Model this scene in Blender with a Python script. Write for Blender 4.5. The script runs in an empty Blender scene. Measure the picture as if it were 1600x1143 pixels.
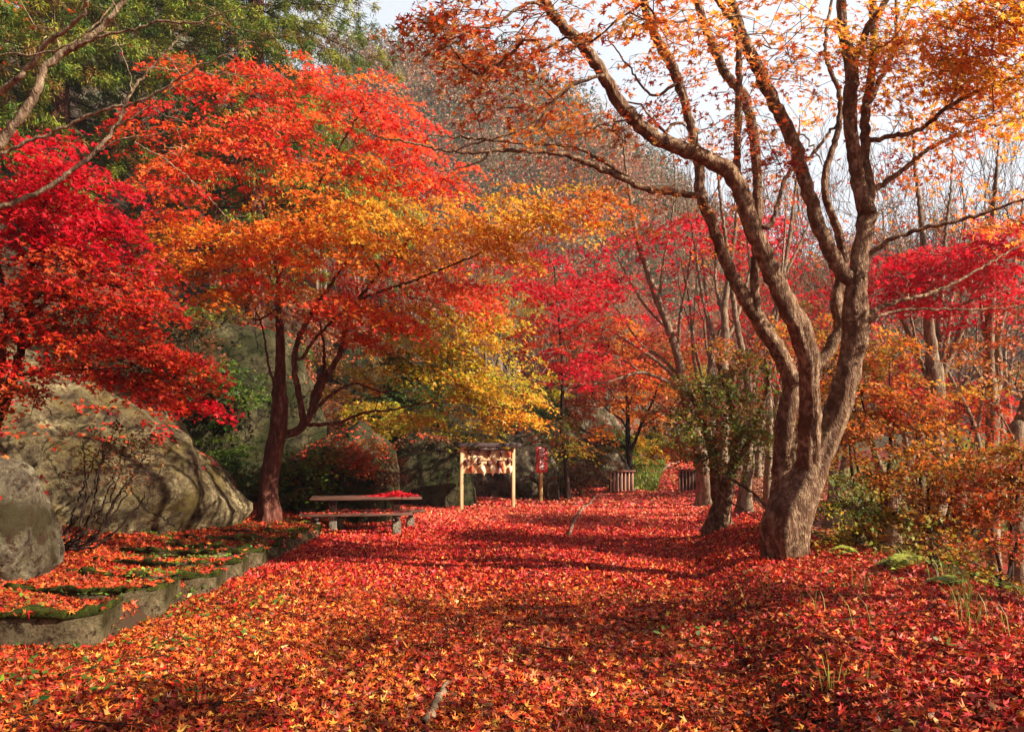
import bpy, math, random
import numpy as np
from mathutils import Vector, noise
from mathutils.bvhtree import BVHTree

# ------------------------------------------------------------------ camera, light, exposure
sc = bpy.context.scene
COL = sc.collection
CAMH, F, HY = 1.5, 1200.0, 712.0
cam_d = bpy.data.cameras.new("camera"); cam = bpy.data.objects.new("camera", cam_d); COL.objects.link(cam)
cam.location = (0, 0, CAMH); cam.rotation_euler = (math.radians(90), 0, 0)
cam_d.sensor_width = 36; cam_d.lens = 36 * F / 1600; cam_d.shift_y = (HY - 571.5) / 1600
cam_d.clip_start = 0.05; cam_d.clip_end = 2000
sc.camera = cam
SUN = Vector((0.80, -0.30, 0.56)).normalized()          # direction towards the sun
sd = bpy.data.lights.new("sun", 'SUN'); so = bpy.data.objects.new("sun", sd); COL.objects.link(so)
sd.energy = 5.0; sd.angle = math.radians(0.5); sd.color = (1.0, 0.90, 0.76)
so.rotation_euler = SUN.to_track_quat('Z', 'Y').to_euler()
w = bpy.data.worlds.new("World"); sc.world = w; w.use_nodes = True
nt = w.node_tree; N = nt.nodes; Lk = nt.links
for n in list(N): N.remove(n)
sky = N.new('ShaderNodeTexSky'); sky.sky_type = 'NISHITA'; sky.sun_disc = False
sky.sun_elevation = math.asin(SUN.z); sky.sun_rotation = math.atan2(SUN.x, SUN.y)
sky.air_density = 1.2; sky.dust_density = 1.5
tc = N.new('ShaderNodeTexCoord')
ns = N.new('ShaderNodeTexNoise'); ns.inputs['Scale'].default_value = 2.6; ns.inputs['Detail'].default_value = 7
mp = N.new('ShaderNodeMapping'); mp.inputs['Scale'].default_value = (1, 1, 2.6)
Lk.new(tc.outputs['Generated'], mp.inputs[0]); Lk.new(mp.outputs[0], ns.inputs['Vector'])
cr = N.new('ShaderNodeValToRGB'); cr.color_ramp.elements[0].position = .36; cr.color_ramp.elements[1].position = .62
Lk.new(ns.outputs[0], cr.inputs[0])
sep = N.new('ShaderNodeSeparateXYZ'); Lk.new(tc.outputs['Generated'], sep.inputs[0])
mr = N.new('ShaderNodeMapRange'); mr.inputs['From Min'].default_value = 0.45; mr.inputs['From Max'].default_value = 0.72
Lk.new(sep.outputs['Y'], mr.inputs['Value'])
fm = N.new('ShaderNodeMath'); fm.operation = 'MULTIPLY'; fm.inputs[1].default_value = 1.0
mx0 = N.new('ShaderNodeMapRange'); mx0.inputs['To Min'].default_value = .88; Lk.new(cr.outputs[0], mx0.inputs['Value'])
Lk.new(mx0.outputs[0], fm.inputs[0]); Lk.new(mr.outputs[0], fm.inputs[1])
mix = N.new('ShaderNodeMixRGB'); Lk.new(fm.outputs[0], mix.inputs[0]); Lk.new(sky.outputs[0], mix.inputs[1])
mix.inputs[2].default_value = (8.0, 8.5, 9.3, 1)
bg = N.new('ShaderNodeBackground'); bg.inputs[1].default_value = 0.047
Lk.new(mix.outputs[0], bg.inputs[0])
wo = N.new('ShaderNodeOutputWorld'); Lk.new(bg.outputs[0], wo.inputs[0])
sc.view_settings.view_transform = 'Standard'; sc.view_settings.look = 'None'
sc.view_settings.exposure = 1.38; sc.view_settings.gamma = 1
sc.render.engine = 'CYCLES'
sc.cycles.max_bounces = 5; sc.cycles.diffuse_bounces = 3; sc.cycles.transmission_bounces = 3
sc.cycles.glossy_bounces = 2; sc.cycles.use_denoising = True; sc.cycles.sample_clamp_indirect = 4; sc.cycles.volume_bounces = 0

R = np.random.default_rng(7)
random.seed(5)

def P(px, py, Y):
    return Vector(((px - 800) / F * Y, Y, CAMH + (HY - py) / F * Y))

def lin(c):
    c = np.asarray(c, float) / 255.0
    return np.where(c <= 0.04045, c / 12.92, ((c + 0.055) / 1.055) ** 2.4)

# ------------------------------------------------------------------ tags
def tag(o, label=None, cat=None, group=None, kind=None):
    if label: o['label'] = label
    if cat: o['category'] = cat
    if group: o['group'] = group
    if kind: o['kind'] = kind
    return o

def empty(name, loc, label, cat, group=None, rz=0):
    o = bpy.data.objects.new(name, None); COL.objects.link(o)
    o.location = loc; o.rotation_euler[2] = rz; o.empty_display_size = .2
    return tag(o, label, cat, group)

# ------------------------------------------------------------------ materials
def newmat(name):
    m = bpy.data.materials.new(name); m.use_nodes = True
    n = m.node_tree.nodes
    for x in list(n): n.remove(x)
    return m, n, m.node_tree.links

def leaf_mat(name, trans=0.38, rough=0.5, spec=0.25):
    m, n, l = newmat(name)
    a = n.new('ShaderNodeAttribute'); a.attribute_name = 'col'
    p = n.new('ShaderNodeBsdfPrincipled'); p.inputs['Roughness'].default_value = rough
    p.inputs['Specular IOR Level'].default_value = spec
    t = n.new('ShaderNodeBsdfTranslucent'); mx = n.new('ShaderNodeMixShader'); mx.inputs[0].default_value = trans
    o = n.new('ShaderNodeOutputMaterial')
    l.new(a.outputs['Color'], p.inputs['Base Color']); l.new(a.outputs['Color'], t.inputs['Color'])
    l.new(p.outputs[0], mx.inputs[1]); l.new(t.outputs[0], mx.inputs[2]); l.new(mx.outputs[0], o.inputs[0])
    return m

def ramp(n, stops, interp='LINEAR'):
    r = n.new('ShaderNodeValToRGB'); e = r.color_ramp.elements
    r.color_ramp.interpolation = interp
    while len(e) > len(stops): e.remove(e[-1])
    while len(e) < len(stops): e.new(0.5)
    for k, (pos, c) in enumerate(stops):
        e[k].position = pos; e[k].color = (*lin(c), 1)
    return r

def bark_mat(name, c_dark, c_mid, c_light, patch=.62, bump=.5, sc_=1.0, moss=None):
    m, n, l = newmat(name)
    tc = n.new('ShaderNodeTexCoord')
    mp = n.new('ShaderNodeMapping'); mp.inputs['Scale'].default_value = (9 * sc_, 9 * sc_, 2.5 * sc_)
    l.new(tc.outputs['Object'], mp.inputs[0])
    n1 = n.new('ShaderNodeTexNoise'); n1.inputs['Scale'].default_value = 1.6; n1.inputs['Detail'].default_value = 9
    n1.inputs['Roughness'].default_value = .68
    l.new(mp.outputs[0], n1.inputs['Vector'])
    r1 = ramp(n, [(.3, c_dark), (.52, c_mid), (.75, c_light)]); l.new(n1.outputs[0], r1.inputs[0])
    n2 = n.new('ShaderNodeTexNoise'); n2.inputs['Scale'].default_value = 14 * sc_; n2.inputs['Detail'].default_value = 9; n2.inputs['Roughness'].default_value = .72
    l.new(tc.outputs['Object'], n2.inputs['Vector'])
    r2 = n.new('ShaderNodeValToRGB'); r2.color_ramp.elements[0].position = patch - .06; r2.color_ramp.elements[1].position = patch + .14
    l.new(n2.outputs[0], r2.inputs[0])
    mx = n.new('ShaderNodeMixRGB'); l.new(r2.outputs[0], mx.inputs[0]); l.new(r1.outputs[0], mx.inputs[1])
    mx.inputs[2].default_value = (*lin(c_light), 1)
    last = mx
    if moss:
        n3 = n.new('ShaderNodeTexNoise'); n3.inputs['Scale'].default_value = 3; n3.inputs['Detail'].default_value = 5
        l.new(tc.outputs['Object'], n3.inputs['Vector'])
        r3 = n.new('ShaderNodeValToRGB'); r3.color_ramp.elements[0].position = .52; r3.color_ramp.elements[1].position = .66
        l.new(n3.outputs[0], r3.inputs[0])
        m3 = n.new('ShaderNodeMixRGB'); l.new(r3.outputs[0], m3.inputs[0]); l.new(mx.outputs[0], m3.inputs[1])
        m3.inputs[2].default_value = (*lin(moss), 1); last = m3
    p = n.new('ShaderNodeBsdfPrincipled'); p.inputs['Roughness'].default_value = .85
    p.inputs['Specular IOR Level'].default_value = .15
    l.new(last.outputs[0], p.inputs['Base Color'])
    b = n.new('ShaderNodeBump'); b.inputs['Strength'].default_value = bump; b.inputs['Distance'].default_value = .03
    l.new(n1.outputs[0], b.inputs['Height'])
    n4 = n.new('ShaderNodeTexNoise'); n4.inputs['Scale'].default_value = 60 * sc_; n4.inputs['Detail'].default_value = 4
    l.new(tc.outputs['Object'], n4.inputs['Vector'])
    b2 = n.new('ShaderNodeBump'); b2.inputs['Strength'].default_value = bump * .7; b2.inputs['Distance'].default_value = .008
    l.new(n4.outputs[0], b2.inputs['Height']); l.new(b.outputs[0], b2.inputs['Normal'])
    wv = n.new('ShaderNodeTexWave'); wv.inputs['Scale'].default_value = 1.3; wv.inputs['Distortion'].default_value = 14; wv.inputs['Detail'].default_value = 6
    wv.inputs['Detail Scale'].default_value = 1.6; wv.bands_direction = 'DIAGONAL'; l.new(mp.outputs[0], wv.inputs['Vector'])
    b9 = n.new('ShaderNodeBump'); b9.inputs['Strength'].default_value = bump * .5; b9.inputs['Distance'].default_value = .02
    l.new(wv.outputs[1], b9.inputs['Height']); l.new(b2.outputs[0], b9.inputs['Normal'])
    l.new(b9.outputs[0], p.inputs['Normal'])
    o = n.new('ShaderNodeOutputMaterial'); l.new(p.outputs[0], o.inputs[0])
    return m

def rock_mat(name, c0, c1, c2, moss, moss_lo=.5, moss_hi=.62, sc_=1.0, crack=False, stain=(58, 40, 26)):
    m, n, l = newmat(name)
    tc = n.new('ShaderNodeTexCoord')
    n1 = n.new('ShaderNodeTexNoise'); n1.inputs['Scale'].default_value = 2.2 * sc_; n1.inputs['Detail'].default_value = 12
    n1.inputs['Roughness'].default_value = .74; n1.inputs['Distortion'].default_value = .12
    l.new(tc.outputs['Object'], n1.inputs['Vector'])
    r1 = ramp(n, [(.38, c0), (.5, c1), (.62, c2)]); l.new(n1.outputs[0], r1.inputs[0])
    n2 = n.new('ShaderNodeTexNoise'); n2.inputs['Scale'].default_value = 1.1 * sc_; n2.inputs['Detail'].default_value = 9
    n2.inputs['Roughness'].default_value = .65
    l.new(tc.outputs['Object'], n2.inputs['Vector'])
    r2 = n.new('ShaderNodeValToRGB'); r2.color_ramp.elements[0].position = moss_lo; r2.color_ramp.elements[1].position = moss_hi
    l.new(n2.outputs[0], r2.inputs[0])
    mx = n.new('ShaderNodeMixRGB'); l.new(r2.outputs[0], mx.inputs[0]); l.new(r1.outputs[0], mx.inputs[1])
    mx.inputs[2].default_value = (*lin(moss), 1)
    n6 = n.new('ShaderNodeTexNoise'); n6.inputs['Scale'].default_value = 4.5 * sc_; n6.inputs['Detail'].default_value = 10
    n6.inputs['Roughness'].default_value = .78; n6.inputs['Distortion'].default_value = .2
    l.new(tc.outputs['Object'], n6.inputs['Vector'])
    r6 = n.new('ShaderNodeValToRGB'); r6.color_ramp.elements[0].position = .53; r6.color_ramp.elements[1].position = .6
    l.new(n6.outputs[0], r6.inputs[0])
    mx6 = n.new('ShaderNodeMixRGB'); l.new(r6.outputs[0], mx6.inputs[0]); l.new(mx.outputs[0], mx6.inputs[1])
    mx6.inputs[2].default_value = (*lin(stain), 1); mx = mx6
    v = n.new('ShaderNodeTexVoronoi'); v.feature = 'DISTANCE_TO_EDGE'; v.inputs['Scale'].default_value = 1.5 * sc_
    dn = n.new('ShaderNodeMixRGB'); dn.inputs[0].default_value = .25
    l.new(tc.outputs['Object'], dn.inputs[1]); l.new(n1.outputs['Color'], dn.inputs[2]); l.new(dn.outputs[0], v.inputs['Vector'])
    r3 = n.new('ShaderNodeValToRGB'); r3.color_ramp.elements[0].position = 0; r3.color_ramp.elements[1].position = .035
    r3.color_ramp.elements[0].color = (.35, .35, .35, 1) if crack else (1, 1, 1, 1)
    l.new(v.outputs[0], r3.inputs[0])
    p = n.new('ShaderNodeBsdfPrincipled'); p.inputs['Roughness'].default_value = .92; p.inputs['Specular IOR Level'].default_value = .12
    l.new(mx.outputs[0], p.inputs['Base Color'])
    b0 = n.new('ShaderNodeBump'); b0.inputs['Strength'].default_value = 1; b0.inputs['Distance'].default_value = .05
    l.new(r3.outputs[0], b0.inputs['Height'])
    b = n.new('ShaderNodeBump'); b.inputs['Strength'].default_value = .9; b.inputs['Distance'].default_value = .12
    l.new(n1.outputs[0], b.inputs['Height']); l.new(b0.outputs[0], b.inputs['Normal'])
    b7 = n.new('ShaderNodeBump'); b7.inputs['Strength'].default_value = .8; b7.inputs['Distance'].default_value = .03
    l.new(n6.outputs[0], b7.inputs['Height']); l.new(b.outputs[0], b7.inputs['Normal']); l.new(b7.outputs[0], p.inputs['Normal'])
    o = n.new('ShaderNodeOutputMaterial'); l.new(p.outputs[0], o.inputs[0])
    return m

def wood_mat(name, c0, c1, rough=.7, grain=(40, 40, 2)):
    m, n, l = newmat(name)
    tc = n.new('ShaderNodeTexCoord'); mp = n.new('ShaderNodeMapping'); mp.inputs['Scale'].default_value = grain
    l.new(tc.outputs['Object'], mp.inputs[0])
    n1 = n.new('ShaderNodeTexNoise'); n1.inputs['Scale'].default_value = 1; n1.inputs['Detail'].default_value = 8
    l.new(mp.outputs[0], n1.inputs['Vector'])
    r1 = ramp(n, [(.3, c0), (.7, c1)]); l.new(n1.outputs[0], r1.inputs[0])
    p = n.new('ShaderNodeBsdfPrincipled'); p.inputs['Roughness'].default_value = rough
    l.new(r1.outputs[0], p.inputs['Base Color'])
    b = n.new('ShaderNodeBump'); b.inputs['Strength'].default_value = .3; b.inputs['Distance'].default_value = .01
    l.new(n1.outputs[0], b.inputs['Height']); l.new(b.outputs[0], p.inputs['Normal'])
    o = n.new('ShaderNodeOutputMaterial'); l.new(p.outputs[0], o.inputs[0])
    return m

def plain_mat(name, c, rough=.7):
    m, n, l = newmat(name)
    p = n.new('ShaderNodeBsdfPrincipled'); p.inputs['Roughness'].default_value = rough
    p.inputs['Base Color'].default_value = (*lin(c), 1)
    o = n.new('ShaderNodeOutputMaterial'); l.new(p.outputs[0], o.inputs[0])
    return m

def ground_mat():
    m, n, l = newmat('leafy_ground')
    g = n.new('ShaderNodeNewGeometry')
    v = n.new('ShaderNodeTexVoronoi'); v.inputs['Scale'].default_value = 15; v.inputs['Randomness'].default_value = 1
    l.new(g.outputs['Position'], v.inputs['Vector'])
    sp = n.new('ShaderNodeSeparateColor'); l.new(v.outputs['Color'], sp.inputs[0])
    r = ramp(n, [(0, (60, 16, 12)), (.25, (128, 26, 18)), (.5, (160, 40, 26)), (.75, (176, 74, 30)), (1, (110, 52, 24))])
    l.new(sp.outputs[0], r.inputs[0])
    n2 = n.new('ShaderNodeTexNoise'); n2.inputs['Scale'].default_value = .8; n2.inputs['Detail'].default_value = 5
    l.new(g.outputs['Position'], n2.inputs['Vector'])
    r2 = n.new('ShaderNodeValToRGB'); r2.color_ramp.elements[0].position = .5; r2.color_ramp.elements[1].position = .66
    l.new(n2.outputs[0], r2.inputs[0])
    mx = n.new('ShaderNodeMixRGB'); l.new(r2.outputs[0], mx.inputs[0]); l.new(r.outputs[0], mx.inputs[1])
    mx.inputs[2].default_value = (*lin((84, 50, 26)), 1)
    sz = n.new('ShaderNodeSeparateXYZ'); l.new(g.outputs['True Normal'], sz.inputs[0])
    r5 = n.new('ShaderNodeValToRGB'); r5.color_ramp.elements[0].position = .88; r5.color_ramp.elements[1].position = .96
    l.new(sz.outputs[2], r5.inputs[0])
    mx5 = n.new('ShaderNodeMixRGB'); l.new(r5.outputs[0], mx5.inputs[0]); mx5.inputs[1].default_value = (*lin((58, 42, 26)), 1)
    l.new(mx.outputs[0], mx5.inputs[2]); mx = mx5
    p = n.new('ShaderNodeBsdfPrincipled'); p.inputs['Roughness'].default_value = .8; p.inputs['Specular IOR Level'].default_value = .2
    l.new(mx.outputs[0], p.inputs['Base Color'])
    b = n.new('ShaderNodeBump'); b.inputs['Strength'].default_value = 1; b.inputs['Distance'].default_value = .04
    l.new(sp.outputs[1], b.inputs['Height']); l.new(b.outputs[0], p.inputs['Normal'])
    o = n.new('ShaderNodeOutputMaterial'); l.new(p.outputs[0], o.inputs[0])
    return m

M_LEAF = leaf_mat('maple_leaf', .5)
M_LITTER = leaf_mat('fallen_leaf', .08, .5, .28)
M_GREEN = leaf_mat('green_leaf', .3, .5, .3)
M_BARK = bark_mat('maple_bark', (48, 30, 21), (106, 77, 55), (182, 156, 124), .56, 1.0, 1.0, (82, 54, 36))
M_BARKP = bark_mat('pale_bark', (66, 48, 36), (122, 100, 78), (180, 160, 130), .6, .7, 1.0)
M_BARKR = bark_mat('reddish_bark', (46, 22, 16), (96, 54, 42), (158, 116, 96), .66, .9)
M_BARKD = bark_mat('dark_bark', (24, 15, 12), (50, 34, 26), (92, 72, 56), .7, .6)
M_ROCK = rock_mat('beige_rock', (56, 44, 32), (108, 94, 68), (178, 162, 120), (96, 82, 46), .47, .58, 1.3, True, (74, 52, 34))
M_ROCKM = rock_mat('mossy_rock', (36, 30, 22), (74, 66, 44), (124, 112, 80), (40, 42, 18), .40, .56, 1.6, True, (26, 22, 14))
M_ROCKG = rock_mat('grey_rock', (46, 36, 28), (110, 98, 78), (178, 166, 136), (60, 52, 32), .46, .58, 1.9)
M_GROUND = ground_mat()
M_CONC = rock_mat('mossy_concrete', (60, 48, 34), (112, 96, 70), (158, 142, 110), (58, 52, 24), .44, .58, 2.4)
M_MOSS = rock_mat('moss', (30, 36, 10), (58, 66, 16), (98, 100, 30), (40, 34, 16), .55, .7, 5)
M_LEG = rock_mat('grey_concrete', (110, 100, 86), (150, 140, 120), (186, 176, 156), (90, 90, 60), .55, .7, 3)
M_WOODP = wood_mat('pale_pine', (176, 134, 88), (222, 186, 138))
M_WOODD = wood_mat('dark_stained_wood', (34, 20, 16), (66, 40, 32))
M_WOODR = wood_mat('red_brown_wood', (84, 36, 24), (128, 62, 42), .6)
M_WOODB = wood_mat('weathered_plank', (58, 34, 24), (112, 72, 52), .6, (3, 40, 40))
M_SLAT = wood_mat('slat_wood', (150, 92, 66), (200, 146, 116), .6)
M_PALE = rock_mat('pale_stone', (130, 112, 88), (176, 158, 130), (206, 190, 164), (120, 60, 40), .5, .6, 4)
M_RED = plain_mat('red_paint', (178, 26, 24), .5)
M_WHITE = plain_mat('white_paint', (236, 232, 226), .5)

# ------------------------------------------------------------------ mesh helpers
def link_mesh(name, verts, quads=None, tris=None, mat=None, parent=None, cols=None, smooth=False, ngons=None):
    me = bpy.data.meshes.new(name)
    verts = np.ascontiguousarray(verts, dtype=np.float32)
    faces = []; starts = []; tot = 0; totals = []
    if quads is not None and len(quads):
        q = np.asarray(quads, np.int32); faces.append(q.ravel()); starts.append(np.arange(len(q)) * 4 + tot); totals.append(np.full(len(q), 4)); tot += q.size
    if tris is not None and len(tris):
        t = np.asarray(tris, np.int32); faces.append(t.ravel()); starts.append(np.arange(len(t)) * 3 + tot); totals.append(np.full(len(t), 3)); tot += t.size
    if ngons:
        for g in ngons:
            faces.append(np.asarray(g, np.int32)); starts.append(np.array([tot])); totals.append(np.array([len(g)])); tot += len(g)
    f = np.concatenate(faces).astype(np.int32); s = np.concatenate(starts).astype(np.int32)
    me.vertices.add(len(verts)); me.vertices.foreach_set('co', verts.ravel())
    me.loops.add(len(f)); me.loops.foreach_set('vertex_index', f)
    me.polygons.add(len(s)); me.polygons.foreach_set('loop_start', s)
    me.polygons.foreach_set('loop_total', np.concatenate(totals).astype(np.int32))
    if smooth: me.polygons.foreach_set('use_smooth', np.ones(len(s), bool))
    me.update(calc_edges=True)
    if cols is not None:
        a = me.attributes.new('col', 'FLOAT_COLOR', 'FACE')
        c = np.ones((len(s), 4), np.float32); c[:, :3] = cols
        a.data.foreach_set('color', c.ravel())
    if mat: me.materials.append(mat)
    o = bpy.data.objects.new(name, me); COL.objects.link(o)
    if parent: o.parent = parent
    return o

def leaf_tpl(kind):
    if kind == 5:
        tips = [(-92, .60), (-47, .9), (0, 1.0), (47, .9), (92, .60)]
        nots = [(-140, .16), (-68, .30), (-23, .36), (23, .36), (68, .30), (140, .16)]
    elif kind == 3:
        tips = [(-62, .82), (0, 1.0), (62, .82)]
        nots = [(-125, .28), (-30, .38), (30, .38), (125, .28)]
    elif kind == 2:
        v = np.array([(0, -.1, 0), (-.13, .35, 0), (0, 1, 0), (.13, .35, 0)], float); v[:, 1] -= .4
        return v, np.array([[0, 3, 2, 1]])
    else:
        v = np.array([(0, -.1, 0), (-.34, .35, 0), (0, 1, 0), (.34, .35, 0)], float)
        v[:, 1] -= .4
        return v, np.array([[0, 3, 2, 1]])
    pt = lambda a, r: (math.sin(math.radians(a)) * r, math.cos(math.radians(a)) * r, 0)
    v = [(0, 0, 0)] + [pt(*t) for t in tips] + [pt(*t) for t in nots]
    k = len(tips)
    q = [[0, 1 + k + i + 1, 1 + i, 1 + k + i] for i in range(k)]
    v = np.array(v, float); v[:, 1] -= .3
    return v, np.array(q)
TPL = {k: leaf_tpl(k) for k in (1, 2, 3, 5)}

def nrm(a):
    return a / np.maximum(np.linalg.norm(a, axis=-1, keepdims=True), 1e-9)

def leaves(pos, normal, tipdir, size, col, kind, curl=.5):
    """arrays for many leaves: verts, quads, colours"""
    tv, tq = TPL[kind]
    n = len(pos)
    z = nrm(normal); y = tipdir - (tipdir * z).sum(1, keepdims=True) * z; y = nrm(y); x = np.cross(y, z)
    c1 = R.normal(0, curl, n)[:, None]; c2 = R.normal(-.1, curl, n)[:, None]
    lx, ly = tv[:, 0][None], tv[:, 1][None]
    lz = c1 * lx * lx + c2 * ly * ly * .8
    s = size[:, None]
    sx = (s * R.uniform(.75, 1.1, n)[:, None])
    V = pos[:, None, :] + x[:, None, :] * (lx * sx)[..., None] + y[:, None, :] * (ly * s)[..., None] + z[:, None, :] * (lz * s)[..., None]
    Q = tq[None] + (np.arange(n) * len(tv))[:, None, None]
    C = np.repeat(col, len(tq), axis=0)
    return V.reshape(-1, 3), Q.reshape(-1, 4), C

class Bag:
    def __init__(s): s.v = []; s.q = []; s.c = []; s.n = 0
    def add(s, V, Q, C=None):
        s.v.append(V); s.q.append(Q + s.n); s.n += len(V)
        if C is not None: s.c.append(C)
    def make(s, name, mat, parent=None, smooth=False, off=None):
        v = np.concatenate(s.v)
        if off is not None: v = v - np.array(off)[None]
        return link_mesh(name, v, np.concatenate(s.q), mat=mat, parent=parent, cols=np.concatenate(s.c) if s.c else None, smooth=smooth)

# palettes: sRGB, weight
PAL = {
 'coral': [((226, 60, 42), 5), ((232, 88, 40), 4), ((208, 40, 44), 2.5), ((228, 130, 46), 2)],
 'orange': [((222, 112, 30), 4), ((232, 138, 36), 3), ((210, 80, 28), 2), ((226, 164, 50), 1.2)],
 'gold': [((234, 158, 42), 4), ((228, 182, 60), 2.5), ((214, 112, 32), 2), ((170, 130, 40), 1)],
 'olive': [((196, 168, 44), 4), ((164, 158, 46), 3), ((222, 156, 46), 2.4), ((134, 142, 42), 1.5), ((206, 96, 36), 1)],
 'crimson': [((206, 16, 38), 5), ((222, 34, 50), 3), ((170, 10, 28), 2), ((226, 60, 50), 1)],
 'deepred': [((178, 30, 24), 4), ((202, 56, 28), 3.4), ((130, 20, 18), 2), ((206, 92, 36), 2)],
 'rust': [((176, 62, 28), 4), ((196, 88, 34), 3), ((140, 44, 24), 2), ((190, 118, 48), 1.5), ((120, 96, 36), 1)],
 'bush': [((190, 96, 34), 4), ((208, 140, 46), 3.4), ((120, 106, 36), 3), ((150, 52, 26), 2), ((90, 96, 32), 1.5)],
 'greenbush': [((88, 102, 32), 4), ((122, 124, 38), 3.4), ((150, 120, 44), 1.5), ((160, 50, 30), 1.6), ((54, 72, 26), 2)],
 'green': [((66, 86, 28), 4), ((92, 110, 36), 3), ((56, 80, 28), 3), ((130, 134, 50), 1.5)],
 'tan': [((206, 128, 64), 4), ((216, 150, 84), 2), ((196, 96, 48), 2), ((176, 70, 36), 1.5)],
 'peach': [((236, 142, 52), 4), ((228, 116, 44), 3), ((196, 72, 34), 1.4), ((240, 172, 78), 2.4)],
 'brown': [((110, 66, 38), 3), ((140, 84, 44), 3), ((84, 56, 34), 2), ((150, 104, 56), 1)],
 'litter_near': [((184, 74, 28), 4.5), ((164, 36, 22), 4.5), ((206, 108, 38), 2.6), ((128, 26, 16), 3), ((224, 160, 66), .9), ((90, 36, 20), 2.8), ((190, 124, 78), .8), ((160, 36, 36), 1)],
 'litter_gold': [((206, 104, 34), 4), ((220, 140, 52), 2.4), ((190, 70, 28), 3), ((236, 180, 88), .8), ((140, 42, 20), 2.4), ((104, 46, 22), 2)],
 'litter_mid': [((184, 34, 32), 5), ((206, 74, 40), 3), ((150, 20, 28), 3.4), ((216, 116, 60), 1.8), ((104, 26, 22), 1.2), ((214, 84, 84), 1.4)],
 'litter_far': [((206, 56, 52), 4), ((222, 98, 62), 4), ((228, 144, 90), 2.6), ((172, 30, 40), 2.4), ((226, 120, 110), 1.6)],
 'litter_bank': [((172, 30, 24), 5), ((208, 74, 34), 3.6), ((150, 22, 22), 3), ((220, 126, 60), 2), ((216, 84, 76), 1.3), ((100, 32, 20), 1.2)],
 'litter_left': [((188, 74, 32), 4), ((168, 42, 26), 4), ((124, 46, 26), 3), ((208, 112, 46), 2.4), ((88, 42, 24), 2)],
}
def pal_cols(name, n, jit=.16):
    p = PAL[name]; w_ = np.array([x[1] for x in p], float); w_ /= w_.sum()
    c = np.array([lin(x[0]) for x in p])[R.choice(len(p), n, p=w_)]
    return jitter(c, jit)
def jitter(c, jit=.16):
    n = len(c)
    v = np.exp(R.normal(0, jit, (n, 1))); h = np.exp(R.normal(0, jit * .8, (n, 3)))
    return np.clip(c * v * h, 0.003, .9)

# ------------------------------------------------------------------ skeleton / tree builder
def tube_arrays(pts, rad, sides, rough=0.0, flare=False, seed=0, fl=1.0):
    pts = np.array(pts, float); n = len(pts)
    t = np.gradient(pts, axis=0); t = nrm(t)
    ref = np.array([0, 0, 1.0]) if abs(t[0, 2]) < .9 else np.array([1.0, 0, 0])
    u = np.cross(t[0], ref); u /= np.linalg.norm(u)
    V = np.zeros((n, sides, 3)); ang = np.arange(sides) / sides * 2 * math.pi
    z0 = pts[0, 2]
    for i in range(n):
        u = u - t[i] * np.dot(u, t[i]); u /= max(np.linalg.norm(u), 1e-6); v_ = np.cross(t[i], u)
        r = np.full(sides, rad[i])
        if rough > 0:
            for k in range(sides):
                d = u * math.cos(ang[k]) + v_ * math.sin(ang[k])
                q = pts[i] * 1.0
                a = noise.noise(Vector((d[0] * 1.3 + seed, d[1] * 1.3, q[2] * 1.1 + d[2])))
                b = noise.noise(Vector((d[0] * 4 + seed * 3, d[1] * 4, q[2] * 3.2)))
                r[k] *= 1 + rough * (a * 1.3 + b * .5)
                if flare:
                    h = q[2] - z0
                    root = .5 + .5 * math.sin(ang[k] * 5 + seed + 1.2 * a)
                    r[k] *= 1 + math.exp(-max(h, 0) / .22) * (.12 + .5 * root) * fl
        V[i] = pts[i] + (np.cos(ang)[:, None] * u + np.sin(ang)[:, None] * v_) * r[:, None]
    idx = np.arange(n * sides).reshape(n, sides)
    a = idx[:-1]; b = np.roll(idx, -1, 1)[:-1]; c = np.roll(idx, -1, 1)[1:]; d = idx[1:]
    Q = np.stack([a, b, c, d], -1).reshape(-1, 4)
    return V.reshape(-1, 3), Q

def catmull(pts, radii, ds_f):
    pts = [np.array(p, float) for p in pts]
    P_ = [2 * pts[0] - pts[1]] + pts + [2 * pts[-1] - pts[-2]]
    out = []; rr = []
    for i in range(len(pts) - 1):
        a, b, c, d = P_[i:i + 4]
        L = np.linalg.norm(c - b); r = (radii[i] + radii[i + 1]) / 2
        k = max(1, int(round(L / ds_f(r))))
        for j in range(k):
            t = j / k
            out.append(.5 * (2 * b + (c - a) * t + (2 * a - 5 * b + 4 * c - d) * t * t + (3 * b - a - 3 * c + d) * t ** 3))
            rr.append(radii[i] * (1 - t) + radii[i + 1] * t)
    out.append(pts[-1]); rr.append(radii[-1])
    return out, rr

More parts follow.
